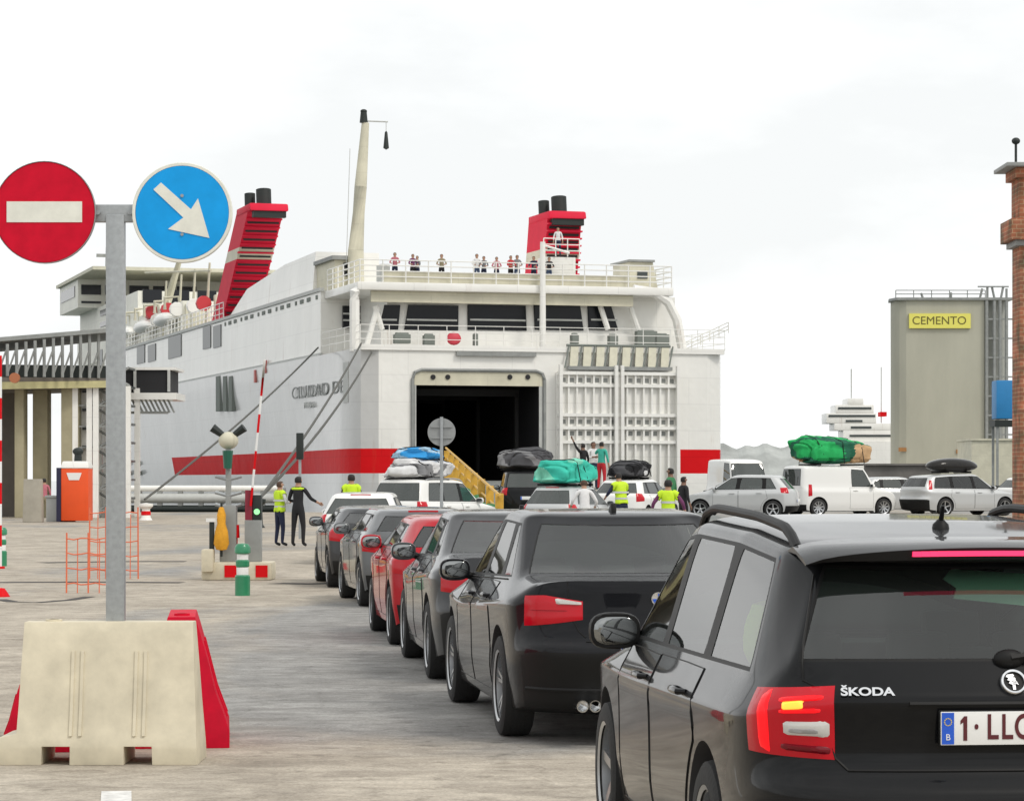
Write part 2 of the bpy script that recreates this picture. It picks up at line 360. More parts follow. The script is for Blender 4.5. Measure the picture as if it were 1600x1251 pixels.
def make_car(kind, pm, label, loc, rz, lod=1, gl='glass', lamps=True, mirror_col=None, lvl=2, hz=None, name='parked_car', group='cars queuing on the quay', cat='car', opts=()):
    p = dict(CARS[kind]); pm_ = M[pm]
    if hz:
        p['H'] += hz; p['wt'] = p['wt']
    root = thing(name, label, cat, loc, rz, group)
    rings = car_cage(p); nR = len(rings)
    bm = bmesh.new(); V = []
    for r in rings:
        row = [bm.verts.new(v) for v in r]; left = [bm.verts.new((-v.x, v.y, v.z)) for v in r[12:0:-1]]
        V.append(row + left)
    n = 26
    cl = bm.edges.layers.float.get('crease_edge') or bm.edges.layers.float.new('crease_edge')
    for k in range(nR - 1):
        for i in range(n):
            f = bm.faces.new((V[k][i], V[k][(i + 1) % n], V[k + 1][(i + 1) % n], V[k + 1][i])); f.smooth = True
            sg_ = i if i < 13 else 25 - i
            if k == 0 or (k == 1 and sg_ <= 2): f.material_index = 9  # lower rear trim black: real valance plus under-bumper shadow put into the colour
            if k == 5:
                seg = i if i < 13 else 25 - i; left = i >= 13
                g = GL.get(seg, 0)
                if kind == 'van' and seg in (4, 6): g = 0
                if g >= 3 and left: g += 3
                if seg in (5, 7) and not (kind == 'van'): g = 9
                f.material_index = g
    for k in (0, nR - 1):
        for i in range(13):
            a, b_ = V[k][i], V[k][i + 1]; l = lambda j: V[k][j] if j in (0, 13) else V[k][26 - j]
            vs = []; [vs.append(q) for q in (a, b_, l(i + 1), l(i)) if q not in vs]
            if k == 0: vs.reverse()
            vs.reverse() if False else None
            f = bm.faces.new(vs); f.smooth = True
    for k, cv in ((1, .7), (2, .35), (4, p.get('c4', .45) + .15), (5, .7), (6, p.get('c6', .4))):
        for i in range(n):
            e = bm.edges.get((V[k][i], V[k][(i + 1) % n]))
            if e: e[cl] = cv
    for i in range(n):
        c_ = i if i < 14 else 26 - i
        e = bm.edges.get((V[5][i], V[6][i]))
        if c_ in (2, 4, 5, 6, 7, 8, 9, 10): e[cl] = .5 if c_ == 2 and kind == 'sedan' else .85
    if p.get('c4r'):
        for i in (0, 1, 25, 24): bm.edges.get((V[4][i], V[4][(i + 1) % n]))[cl] = p['c4r']
    bmesh.ops.recalc_face_normals(bm, faces=bm.faces)
    me = bpy.data.meshes.new('body'); bm.to_mesh(me); bm.free()
    for q in [pm_] + TM: me.materials.append(q)
    o = bpy.data.objects.new('tmp', me); COL.objects.link(o)
    s = o.modifiers.new('s', 'SUBSURF'); s.levels = s.render_levels = 3 if lod >= 2 else lvl
    s.boundary_smooth = 'PRESERVE_CORNERS'
    me2 = bake(o, False); b0 = bmesh.new(); b0.from_mesh(me2); bvh = BVHTree.FromBMesh(b0); b0.free()
    # wheel arches
    r = p['r']; cut = MB()
    for y in (p['ry'], p['fy']):
        for sd in (-1, 1):
            ra = r + .055
            cut.cyl((sd * (p['w'] - .27), y, r + .015), (sd * (p['w'] + .3), y, r + .015), ra, n=40)
    co = cut.build('cut', M['trim']); co.data.materials.clear(); co.data.materials.append(M['interior'])
    bo = o.modifiers.new('b', 'BOOLEAN'); bo.operation = 'DIFFERENCE'; bo.object = co; bo.solver = 'EXACT'; bo.material_mode = 'TRANSFER'
    me3 = bake(o); bpy.data.objects.remove(co)
    mats3 = [m_.name if m_ else '' for m_ in me3.materials]
    bm = bmesh.new(); bm.from_mesh(me3)
    for f in bm.faces: f.smooth = True
    names = {1: 'windscreen', 2: 'rear_window'}
    for g in range(1, 9):
        fs = [f for f in bm.faces if f.material_index == g]
        if not fs: continue
        ins = bmesh.ops.inset_region(bm, faces=fs, thickness=.016 if g > 2 else (.03 if g == 1 else .012), depth=0, use_boundary=True, use_even_offset=True)
        for f in ins['faces']: f.material_index = 9
        fs = [f for f in bm.faces if f.material_index == g]
        vm = {}; vs = []; ff = []
        for f in fs:
            for v in f.verts:
                if v not in vm: vm[v] = len(vs); vs.append(v.co - v.normal * .002)
            ff.append([vm[v] for v in f.verts])
        gm = bpy.data.meshes.new('g'); gm.from_pydata([tuple(v) for v in vs], [], ff); gm.materials.append(M[gl]); shade(gm, 60)
        link(names.get(g, 'side_window'), gm, root)
        bmesh.ops.delete(bm, geom=fs, context='FACES')
    for f in bm.faces:
        i = f.material_index
        f.material_index = 0 if i == 0 else (1 if i == 9 else 2)
    idx = [f.material_index for f in bm.faces]
    bm.to_mesh(me3); bm.free(); me3.materials.clear()
    for q in (pm_, M['trim'], M['interior']): me3.materials.append(q)
    me3.polygons.foreach_set('material_index', idx)
    shade(me3, 48); body = link('body', me3, root)
    # interior
    w = p['w']; zf = .30
    if lod >= 1:
        ft = MB().b2((-w * .8, p['rwb'] + .15, .45), (w * .8, p['wsb'] + .1, .50)).build('cabin_floor', M['interior'], root)
        MB().box((0, p['wsb'] - .12, .88), (w * 1.5, .35, .14)).build('dashboard', M['interior'], root, bevel=.04)
        rows = [(p['B1'] - .1, (-.36, .36))] + ([(p['C1'] + .02, (-.42, 0, .42))] if kind != 'van' else [])
        for y, xs in rows:
            for x in xs:
                sb = MB().box((x, y, .72), (.46 if len(xs) == 2 else .40, .14, .52), Matrix.Rotation(R(14), 3, 'X').to_euler().to_quaternion() if False else None)
                sb.box((x, y + .24, .55), (.44 if len(xs) == 2 else .40, .5, .14))
                so_ = sb.build('seat', M['interior'], root, bevel=.04)
                MB().box((x, y - .05, 1.06 if len(xs) == 2 else 1.02), (.24, .09, .15)).build('headrest', M['interior'], so_, bevel=.03)
    # wheels
    a, t = wheel_mesh(r, p.get('rim', 'five'))
    for y in (p['ry'], p['fy']):
        for sd in (-1, 1):
            wo = link('wheel', a, root, (sd * (w - .115), y, r)); to = link('tyre', t, wo)
            if sd > 0: wo.rotation_euler = (0, 0, math.pi)
            if y == p['fy'] and p.get('steer'): wo.rotation_euler.z += R(p['steer'])
    # mirrors
    for sd in (-1, 1):
        ym = p['A0'] - .08; zm = p['zb1'] + .045; x0 = sd * w * .90
        mb = MB(); mb.ell((sd * (w + .02), ym, zm), (.116, .085, .082), 16, 12, lambda v: Vector((sq(v.x, .120), v.y if v.y > 0 else max(v.y, -.03), sq(v.z, .082))))
        mo = mb.build('mirror', M[mirror_col] if mirror_col else pm_, root, True)
        MB().cyl((x0 - sd * .03, ym + .02, zm - .05), (sd * (w - .03), ym + .01, zm - .02), .03, .035, 8).build('mirror_arm', M['trim'], mo, True)
        g = MB(); g.ell((sd * (w + .02), ym - .031, zm), (.096, .004, .063), 16, 10, lambda v: Vector((sq(v.x, .1), v.y, sq(v.z, .063)))).build('mirror_glass', M['mirror'], mo, True)
    # doors
    if lod >= 1:
        zt = lambda y: lerp(p['zb0'], p['zb1'], min(1, y / p['wsb'])) - .022
        for sd in (-1, 1):
            door_patch(bvh, sd, p['B0'] + .02, p['A0'] + .0, p['B0'] + .02, p['A0'] - .02, .27, zt, root, pm_)
            if kind != 'van':
                door_patch(bvh, sd, p['C1'] - .30 if p['C1'] - .30 > p['ry'] else p['ry'], p['B0'] - .005, p['C0'] - .02, p['B0'] - .005, .27, zt, root, pm_, arch=(p['ry'], p['r'], p['r'] + .12))
    # number plate
    if lod >= 1 and p.get('plate'):
        zc, xc = p['plate']; h = rear_pt(bvh, xc, zc, .012)
        if h:
            pl = rounded('number_plate', (xc, h.y, zc), (.52, .012, .112), M['plate_white'], root, .004)
            MB().box((xc - .237, h.y - .0075, zc), (.04, .004, .104)).build('country_band', M['eu_blue'], pl)
    for f in opts: f(root, bvh, p, pm_)
    return root, bvh, p
CARS = {
 'wagon': dict(L=4.66, w=.905, H=1.555, ry=.98, fy=3.67, r=.325, z3=.70, zs0=.94, zs1=.87, znose=.70, r4=.02, zb0=1.005, zb1=.965, rwz=.055, rwb=.10, rwt=.35, D0=.34, D1=.50,
   D0t=.56, D1t=.64, C0=1.31, C1=1.38, B0=2.28, B1=2.35, A0=3.18, A0t=2.52, wsb=3.52, wst=2.66, lean=(-.04, -.06), rwx=.80, tw=.755, wt=.055, dr=.105, rc=.04, wr=.02, rx=.92, c6=.4, r1=.05, r2=-.05, r3=.075, z2r=.63, dsh=.07, c4=.5, c4r=.9, rim='five', plate=None),
 'sedan': dict(L=4.53, w=.91, H=1.485, ry=.98, fy=3.74, r=.33, z3=.68, zs0=1.05, zs1=.88, znose=.70, r4=.09, zb0=1.055, zb1=.975, rwz=.02, rwb=.78, rwt=1.46, D0=.90, D1=1.16,
   D0t=1.62, D1t=1.66, C0=1.52, C1=1.60, B0=2.40, B1=2.49, A0=3.26, A0t=2.64, wsb=3.56, wst=2.76, lean=(.22, -.04), rwx=.785, tw=.70, wt=.04, dr=.04, rc=.16, wr=.12, bx=.955, rx=.91, c6=.3, r1=.06, r2=-.07, r3=.08, z2r=.62, dsh=.13, c4=.5, c4r=.85, rim='double', plate=(.62, 0)),
 'hatch': dict(L=4.1, w=.86, H=1.44, ry=.74, fy=3.28, r=.30, z3=.66, zs0=.93, zs1=.87, znose=.70, r4=.05, zb0=1.0, zb1=.955, rwz=0, rwb=.13, rwt=.50, D0=.42, D1=.62,
   D0t=.74, D1t=.88, C0=1.02, C1=1.10, B0=1.94, B1=2.03, A0=2.84, A0t=2.18, wsb=3.16, wst=2.30, lean=(.0, -.05), rwx=.78, tw=.71, wt=.06, dr=.05, rc=.12, wr=.05, bx=.975, rx=.90, c6=.3, r1=.07, r2=-.01, c4=.4, rim='five', plate=(.60, 0)),
 'suv': dict(L=4.5, w=.92, H=1.70, ry=.86, fy=3.55, r=.36, z3=.78, zs0=1.02, zs1=.98, znose=.85, r4=.04, zb0=1.10, zb1=1.06, rwz=0, rwb=.10, rwt=.34, D0=.30, D1=.50,
   D0t=.50, D1t=.66, C0=1.22, C1=1.30, B0=2.16, B1=2.25, A0=3.08, A0t=2.46, wsb=3.36, wst=2.58, lean=(.0, -.05), rwx=.82, tw=.79, wt=.07, dr=.01, r1=.06, r2=-.01, c4=.4, rim='five', plate=(.75, 0)),
 'van': dict(L=4.3, w=.90, H=1.83, ry=.74, fy=3.45, r=.32, z3=.72, zs0=.95, zs1=.93, znose=.78, r4=.01, zb0=1.07, zb1=1.04, rwz=.02, rwb=.03, rwt=.12, D0=.16, D1=.32,
   D0t=.20, D1t=.36, C0=1.15, C1=1.22, B0=2.02, B1=2.12, A0=3.02, A0t=2.66, wsb=3.42, wst=2.72, lean=(.0, .0), rwx=.78, tw=.84, wt=.09, dr=.0, r1=.04, r2=-.0, c4=.3, rim='steel', plate=(.60, -.35)),
}
def opt_rear_lamps(z0, z1, ph0=24, ph1=60, clear=False, lit=False, name='tail_light', c=(.42, .62)):
    def f(root, bvh, p, pm_):
        for sd in (-1, 1):
            lo = lambda a: z0 + .02 * a; hi = lambda a: z1 - .01 * a
            o = lamp_patch(bvh, sd, ph0, ph1, lo, hi, M['lamp_red'], root, name, .012, c=c)
            if o is None: continue
            if clear:
                lamp_patch(bvh, sd, ph0 + 2, ph0 + (ph1 - ph0) * .5, lambda a: lerp(z0, z1, .62), lambda a: z1 - .012, M['lamp_clear'], o, 'indicator_lens', .018, 8, 5, c)
    return f
def opt_high_brake(y0=.16, dz=.06, hw=.2):
    def f(root, bvh, p, pm_):
        z = p['H'] - dz; h = rear_pt(bvh, 0, z, .005)
        if h: MB().box((0, h.y - .01, z), (hw * 2, .02, .022)).build('brake_light', M['lamp_red'], root)
    return f
def opt_fin(y, x=0):
    def f(root, bvh, p, pm_):
        h = bvh.ray_cast(Vector((x, y, 3)), Vector((0, 0, -1)))[0]
        m = MB(); m.prism([(y - .06, h.z - .005), (y - .045, h.z + .055), (y - .02, h.z + .06), (y + .09, h.z - .005)], x - .018, x + .018, 'yz')
        m.build('antenna', M['trim'], root, bevel=.006)
    return f
def opt_exhaust(x):
    def f(root, bvh, p, pm_):
        MB().lathe([(.0, .03), (.032, .03), (.034, -.10), (.04, -.10), (.04, .12)], 16, 'y', (x, .06, .26)).build('exhaust_pipe', M['chrome'], root, True)
    return f
def opt_roof_rails(y0=.62, y1=2.66, xr=.63, h=.055, m='trim'):
    def f(root, bvh, p, pm_):
        for sd in (-1, 1):
            pts = []; n = 22
            for i in range(n):
                a = i / (n - 1); y = lerp(y0, y1, a)
                q = bvh.ray_cast(Vector((sd * (xr - .02 * abs(a - .4)), y, 3)), Vector((0, 0, -1)))[0]
                e = min(1, min(a, 1 - a) * 9); pts.append(Vector((q.x, y, q.z - .01 + h * math.sin(e * math.pi / 2))))
            MB().tube(pts, .019, 10).build('roof_rail', M[m], root, True)
    return f
def opt_estate(root, bvh, p, pm_):
    # wrap-round lamps
    for sd in (-1, 1):
        z0, z1 = .735, .985
        zc = lambda a, t: lerp(z0 + .015 * a, z1 - .02 * a, t)
        o = lamp_patch(bvh, sd, 19.5, 56, lambda a: zc(a, 0) + .0, lambda a: zc(a, 1), M['lamp_red'], root, 'tail_light', .016, 20, 10)
        lamp_patch(bvh, sd, 23, 40, lambda a: zc(a, .80), lambda a: zc(a, .90), M['lamp_lit'], o, 'brake_lamp_strip', .023, 12, 4)
        lamp_patch(bvh, sd, 23, 40, lambda a: zc(a, .62), lambda a: zc(a, .72), M['lamp_lit'], o, 'brake_lamp_strip', .023, 12, 4)
        lamp_patch(bvh, sd, 29, 38, lambda a: zc(a, .66), lambda a: zc(a, .86), M['lamp_amber'], o, 'indicator_lamp', .024, 8, 4)
        cl = lamp_patch(bvh, sd, 21, 39, lambda a: zc(a, .27), lambda a: zc(a, .56), M['lamp_clear'], o, 'reversing_lamp', .022, 12, 5)
        lamp_patch(bvh, sd, 23, 37, lambda a: zc(a, .31), lambda a: zc(a, .45), M['steel'], cl, 'reflector', .026, 10, 4)
        lamp_patch(bvh, sd, 42.5, 49, lambda a: zc(a, .06), lambda a: zc(a, .94), M['lamp_lit'], o, 'brake_lamp_strip', .0225, 6, 10)
        lamp_patch(bvh, sd, 21, 40, lambda a: zc(a, .06), lambda a: zc(a, .20), M['lamp_dark'], o, 'lower_lens', .022, 12, 4)
        # tailgate shut line
        pts = []
        for z in [1.35, 1.3, 1.24, 1.18, 1.12, 1.06, 1.0]:
            h = rear_pt(bvh, sd * lerp(.60, .70, min(1, (1.38 - z) / .3)), z, 0)
            if h: pts.append(h)
        for x, z in ((.66, .98), (.645, .92), (.625, .82), (.60, .74), (.56, .700)):
            h = rear_pt(bvh, sd * x, z, 0)
            if h: pts.append(h)
        MB().tube(pts, .005, 5).build('tailgate_seam', M['trim'], root, True)
    pts = [rear_pt(bvh, lerp(-.56, .56, i / 20), .700, 0) for i in range(21)]
    MB().tube(pts, .006, 5).build('tailgate_seam', M['trim'], root, True)
    # spoiler with high brake light
    g = []; xs = [lerp(-.66, .66, i / 24) for i in range(25)]
    for x in xs:
        e = abs(x / .66); zr = bvh.ray_cast(Vector((x * .97, .62, 3)), Vector((0, 0, -1)))[0].z
        yt = .235 + .06 * e ** 3
        g.append([(x, .62, zr - .012), (x, .52, zr + .006), (x, yt + .05, zr - .012 - .02 * e ** 2), (x, yt, zr - .026 - .025 * e ** 2), (x, yt + .012, zr - .030 - .036 * (1 - e ** 3) - .025 * e ** 2), (x, .46, zr - .02 - .08 * (1 - e ** 3))])
    m = MB()
    vs = [q for r_ in g for q in r_]; nc = 6
    for i in range(24):
        for j in range(5):
            m.mi = 0 if j < 3 else 1
            m.add([vs[i * nc + j], vs[i * nc + j + 1], vs[(i + 1) * nc + j + 1], vs[(i + 1) * nc + j]], [(0, 1, 2, 3)])
    m.mi = 0; m.add(g[0], [tuple(range(6))]); m.add(g[-1], [tuple(range(6))])
    sp = m.build('spoiler', [pm_, M['trim']], root, True, ang=40)
    b = MB()
    n = 20
    for i in range(n):
        x0, x1 = lerp(-.30, .30, i / n), lerp(-.30, .30, (i + 1) / n)
        zr = bvh.ray_cast(Vector(((x0 + x1) / 2, .62, 3)), Vector((0, 0, -1)))[0].z; yt = .235 + .06 * abs(x0 / .66) ** 3
        b.box(((x0 + x1) / 2, yt + .001, zr - .046), (x1 - x0, .016, .018))
    b.build('brake_light', M['brake_lit'], sp)
    # badge, maker's name, wiper, plate
    h = rear_pt(bvh, 0, .985, .002)
    bd = MB(); c = Vector((0, h.y, .995)); tilt = Matrix.Translation(c) @ Matrix.Rotation(R(-28), 4, 'X')
    bd.M = tilt
    bd.lathe([(.034, .002), (.036, -.010), (.043, -.012), (.047, -.006), (.047, .004)], 32, 'y')
    bd.build('badge', M['chrome'], root, True)
    pl = MB(); pl.M = tilt; pl.lathe([(0, -.002), (.035, -.002)], 24, 'y'); bdo = pl.build('badge_ground', M['trim'], root)
    ar = MB(); ar.M = tilt   # winged arrow
    ar.prism([(-.006, -.030), (.004, -.030), (.004, -.006), (.016, -.012), (.006, .008), (-.006, .002)], -.008, -.003)
    for k, (x0, x1, zt_) in enumerate(((-.026, -.008, .024), (-.022, -.004, .012), (-.018, .0, .0))):
        ar.prism([(x1, zt_ - .014), (x1 + .012, zt_ - .002), (x1 + .008, zt_ + .004), (x0 + .006, zt_ + .002), (x0, zt_ - .006)], -.008, -.003)
    ar.build('emblem', M['chrome'], bdo)
    h = rear_pt(bvh, -.50, .975, .004)
    text('ŠKODA', .040, M['chrome'], root, (-.50, h.y - .012, .965), 'maker_lettering', .004, 1.35, rot=(R(66), 0, R(-5)), bold=.0012)
    h = rear_pt(bvh, 0, .845, .018); zc = .845
    pl = MB().box((0, h.y, zc), (.53, .014, .122)).build('plate_holder', M['trim'], root, bevel=.004)
    rounded('number_plate', (0, h.y - .009, zc), (.52, .006, .112), M['plate_white'], root, .002)
    npo = root.children[-1]
    MB().b2((-.257, h.y - .0135, zc - .053), (-.215, h.y - .0118, zc + .053)).build('country_band', M['eu_blue'], npo)
    yp = h.y - .0125
    one = MB(); one.prism([(-.183, zc - .041), (-.170, zc - .041), (-.170, zc + .041), (-.180, zc + .041), (-.193, zc + .026), (-.193, zc + .014), (-.183, zc + .021)], yp - .0015, yp + .001)
    one.build('plate_lettering', M['plate_red'], npo)
    for ch, x_ in (('·', -.138), ('L', -.083), ('L', -.033), ('C', .022), ('·', .070), ('2', .108), ('0', .160), ('8', .212)):
        text(ch, .118, M['plate_red'], npo, (x_, yp, zc), 'plate_lettering', .0015, .72, bold=.0022)
    st = MB()
    for i in range(12):
        a = i * math.pi / 6; st.cyl((-.236 + .012 * math.cos(a), h.y - .0150, zc + .022 + .012 * math.sin(a)), (-.236 + .012 * math.cos(a), h.y - .0130, zc + .022 + .012 * math.sin(a)), .0022, n=5)
    st.build('star_ring', M['eu_yellow'], npo)
    text('B', .030, M['plate_white'], npo, (-.236, h.y - .0145, zc - .03), 'country_letter', .001)
    # handle shelf above the plate
    pts = [rear_pt(bvh, x, .925, .0) for x in [lerp(-.36, .36, i / 12) for i in range(13)]]
    MB().tube([q + Vector((0, .0, 0)) for q in pts], .010, 6).build('plate_lamp_bar', M['trim'], root, True)
    # wiper
    h = rear_pt(bvh, 0, 1.075, 0); wb = MB()
    wb.ell((.0, h.y - .01, 1.07), (.055, .03, .035)); wb.tube([(0, h.y - .03, 1.075), (.2, h.y - .012, 1.10), (.38, h.y + .02, 1.125)], [.014, .010, .006], 6)
    wb.build('rear_wiper', M['trim'], root, True)
    for sd in (-1, 1):
        pts = [cyl_pt(bvh, sd, ph, .44, .0) for ph in range(8, 60, 4)]
        MB().tube([q for q in pts if q], .004, 5).build('bumper_seam', M['trim'], root)
    # antenna
    h = bvh.ray_cast(Vector((-.0, 1.0, 3)), Vector((0, 0, -1)))[0]
    an = MB(); an.lathe([(0, .03), (.012, .03), (.030, .012), (.034, -.01)], 14, 'z', (0, 1.0, h.z + .003))
    an.cyl((0, 1.0, h.z + .02), (0, .965, h.z + .085), .011, .007, 8); an.build('antenna', M['trim'], root, True)
    # fuel flap
    pts = [side_pt(bvh, 1, y, z, .002) for y, z in ((.95, .90), (1.08, .90), (1.10, .88), (1.10, .77), (1.08, .75), (.95, .75), (.93, .77), (.93, .88))]
    MB().tube(pts, .003, 5, True).build('fuel_flap', M['trim'], root)
def opt_saloon(root, bvh, p, pm_):
    for sd in (-1, 1):
        z0, z1 = .755, .975
        lo = lambda a: z0 + .045 * (1 - a) ** 1.5; hi = lambda a: z1 - .06 * (1 - a) - .03 * max(0, a - .6) * 2.5
        o = lamp_patch(bvh, sd, 6, 56, lo, hi, M['lamp_red'], root, 'tail_light', .015, 22, 10)
        lamp_patch(bvh, sd, 7, 28, lambda a: z0 + .135, lambda a: hi(a * .44) - .005, M['lamp_clear'], o, 'indicator_lens', .022, 12, 5)
        lamp_patch(bvh, sd, 12, 54, lambda a: lerp(z0, z1, .44), lambda a: lerp(z0, z1, .48), M['lamp_dark'], o, 'lens_strip', .019, 12, 3)
        pts = []
        for x, z in ((.56, 1.04), (.56, .98), (.545, .90), (.53, .80), (.50, .73), (.46, .69)):
            h = rear_pt(bvh, sd * x, z, 0)
            if h: pts.append(h)
        MB().tube(pts, .005, 5).build('boot_seam', M['trim'], root, True)
        # side rubbing of bumper, twin exhausts
        MB().lathe([(.0, .05), (.03, .05), (.032, -.09), (.038, -.09), (.038, .12)], 16, 'y', (-.46 + .04 * sd, .05, .27)).build('exhaust_pipe', M['chrome'], root, True)
    pts = [rear_pt(bvh, lerp(-.46, .46, i / 16), .665, 0) for i in range(17)]
    MB().tube(pts, .006, 5).build('boot_seam', M['trim'], root, True)
    pts = [rear_pt(bvh, lerp(-.80, .80, i / 20), .36, .0) for i in range(21)]
    MB().tube([q for q in pts if q], .014, 6).build('bumper_insert', M['trim'], root, True)
    h = rear_pt(bvh, 0, .88, .002)
    bd = MB(); bd.lathe([(0, -.002), (.034, -.003), (.037, -.009), (.042, -.009), (.043, .004)], 28, 'y', (0, h.y, .93)); bo = bd.build('badge', M['chrome'], root, True)
    q = MB()
    for k, (a0, a1) in enumerate(((0, 90), (180, 270))):
        q.prism([(0, .93)] + [(.032 * math.cos(R(a)), .93 + .032 * math.sin(R(a))) for a in range(a0, a1 + 1, 15)], h.y - .006, h.y - .003)
    q.build('badge_quarters', M['eu_blue'], bo)
    # roof gutters and chrome window line
    for sd in (-1, 1):
        pts = [side_pt(bvh, sd, y, lerp(p['zb0'], p['zb1'], min(1, y / p['wsb'])) - .008, .003) for y in [1.25 + .1 * i for i in range(20)]]
        MB().tube([q_ for q_ in pts if q_], .005, 5).build('window_line', M['trim'], root, True)

def car(kind, pm, label, x, y, h, lod=1, z=None, **k):
    return make_car(kind, pm, label, (x, y, rise(x, y) if z is None else z), R(h), lod, **k)
EST = car('wagon', 'black_paint', 'black estate car with roof rails and lit brake lights, nearest and largest in the queue', 1.70, 9.25, 6.0, 2, opts=(opt_roof_rails(), opt_estate), mirror_col='trim')
BMW = car('sedan', 'black_blue_paint', 'black saloon car with red and white tail lights, directly ahead of the estate car', .93, 17.23, 7.8, 2, opts=(opt_saloon, opt_fin(1.75)))
rl = opt_rear_lamps
car('sedan', 'dark_grey_paint', 'dark grey saloon car between the black saloon and the red hatchback', .28, 22.4, 6.5, 1, hz=-.06, opts=(rl(.74, .90, 16, 60), opt_fin(1.75)))
car('hatch', 'red_paint', 'small red hatchback, the only red car in the queue', -.33, 27.45, 7, 1, hz=-.11, opts=(rl(.72, .95), opt_high_brake()))
# ------------------------------------------------------------------ ground, sea, far shore
def ground_material():
    m = bpy.data.materials.new('quay_concrete'); m.use_nodes = True; nt = m.node_tree; b = nt.nodes['Principled BSDF']
    tc = N(nt, 'ShaderNodeTexCoord'); P = tc.outputs['Object']
    def noise_(scale, detail=6, rough=.6, st=None, dist=0):
        n = N(nt, 'ShaderNodeTexNoise'); n.inputs['Scale'].default_value = scale; n.inputs['Detail'].default_value = detail
        n.inputs['Roughness'].default_value = rough; n.inputs['Distortion'].default_value = dist
        if st:
            mp = N(nt, 'ShaderNodeMapping'); mp.inputs['Scale'].default_value = st; nt.links.new(P, mp.inputs[0]); nt.links.new(mp.outputs[0], n.inputs[0])
        else: nt.links.new(P, n.inputs[0])
        return n.outputs[0]
    def ramp(x, a, b_, c0, c1):
        r = N(nt, 'ShaderNodeValToRGB'); r.color_ramp.elements[0].position = a; r.color_ramp.elements[1].position = b_
        r.color_ramp.elements[0].color = (*c0, 1); r.color_ramp.elements[1].color = (*c1, 1); nt.links.new(x, r.inputs[0]); return r.outputs[0]
    def mix(f, a, b_, bl='MIX'):
        q = N(nt, 'ShaderNodeMixRGB', blend_type=bl)
        for i, v in enumerate((f, a, b_)):
            if isinstance(v, (int, float)): q.inputs[i].default_value = v
            else: nt.links.new(v, q.inputs[i])
        return q.outputs[0]
    # worn asphalt (grey) against dusty concrete (beige), patchy
    sx = N(nt, 'ShaderNodeSeparateXYZ'); nt.links.new(P, sx.inputs[0])
    def rg(o, a, c): r = N(nt, 'ShaderNodeMapRange'); r.interpolation_type = 'SMOOTHSTEP'; r.inputs[1].default_value = a; r.inputs[2].default_value = c; nt.links.new(o, r.inputs[0]); return r.outputs[0]
    lane = N(nt, 'ShaderNodeMath', operation='MULTIPLY'); nt.links.new(rg(sx.outputs[0], -3.6, -1.6), lane.inputs[0]); nt.links.new(rg(sx.outputs[1], 15.5, 19), lane.inputs[1])
    zz_ = N(nt, 'ShaderNodeMath', operation='MULTIPLY_ADD'); zz_.inputs[1].default_value = .16; nt.links.new(lane.outputs[0], zz_.inputs[0]); nt.links.new(noise_(.11, 5, .6, (1, .55, 1), .6), zz_.inputs[2])
    zone = ramp(zz_.outputs[0], .54, .64, (0, 0, 0), (1, 1, 1))
    beige = ramp(noise_(.9, 8, .65, (1, .5, 1)), .3, .72, (.42, .37, .305), (.63, .565, .47))
    grey = ramp(noise_(.8, 8, .7, (.8, .6, 1)), .3, .72, (.26, .255, .245), (.45, .44, .42))
    col = mix(zone, beige, grey)
    spots = ramp(noise_(4.5, 6, .75, None, .5), .55, .68, (1, 1, 1), (.58, .575, .56)); col = mix(.8, col, spots, 'MULTIPLY')
    streak = ramp(noise_(1.5, 6, .6, (.25, 2.2, 1)), .42, .60, (1, 1, 1), (.80, .79, .78)); col = mix(.7, col, streak, 'MULTIPLY')
    oil = ramp(noise_(.45, 4, .55, None, 1.2), .64, .74, (1, 1, 1), (.66, .655, .64)); col = mix(.9, col, oil, 'MULTIPLY')
    med = ramp(noise_(3.4, 8, .8, (.7, 1, 1), .8), .40, .60, (.72, .71, .70), (1.10, 1.10, 1.09)); col = mix(.9, col, med, 'MULTIPLY')
    grain = ramp(noise_(38, 3, .85), .35, .65, (.66, .66, .66), (1.05, 1.05, 1.05)); col = mix(.9, col, grain, 'MULTIPLY')
    vo = N(nt, 'ShaderNodeTexVoronoi', feature='DISTANCE_TO_EDGE'); vo.inputs['Scale'].default_value = .35
    mp = N(nt, 'ShaderNodeMapping'); nt.links.new(P, mp.inputs[0])
    ad = N(nt, 'ShaderNodeVectorMath', operation='ADD'); n3 = N(nt, 'ShaderNodeTexNoise'); n3.inputs['Scale'].default_value = 1.3; n3.inputs['Detail'].default_value = 5
    nt.links.new(P, n3.inputs[0]); nt.links.new(mp.outputs[0], ad.inputs[0]); nt.links.new(n3.outputs['Color'], ad.inputs[1]); nt.links.new(ad.outputs[0], vo.inputs['Vector'])
    crack = ramp(vo.outputs['Distance'], .0, .007, (.6, .59, .57), (1, 1, 1)); col = mix(.45, col, crack, 'MULTIPLY')
    nt.links.new(col, b.inputs['Base Color']); b.inputs['Roughness'].default_value = .85; b.inputs['Specular IOR Level'].default_value = .25
    bp = N(nt, 'ShaderNodeBump'); bp.inputs['Strength'].default_value = .5; bp.inputs['Distance'].default_value = .02
    nt.links.new(noise_(9, 8, .7), bp.inputs['Height']); nt.links.new(bp.outputs[0], b.inputs['Normal'])
    return m
g = MB(); xs = [-90 + 2.5 * i for i in range(81)]; ys = [-40, -20, 0, 20, 40, 55] + [60 + 2 * i for i in range(42)]
vs = [(x, y, rise(x, y)) for y in ys for x in xs]; nx = len(xs)
g.add(vs, [(j * nx + i, j * nx + i + 1, (j + 1) * nx + i + 1, (j + 1) * nx + i) for j in range(len(ys) - 1) for i in range(nx - 1)])
q = g.build('quay_ground', ground_material(), smooth=True); tag(q, kind='structure')
M['concrete'] = mat('concrete', (.40, .37, .31), .85, var=.25, vscale=.8, bump=.3)
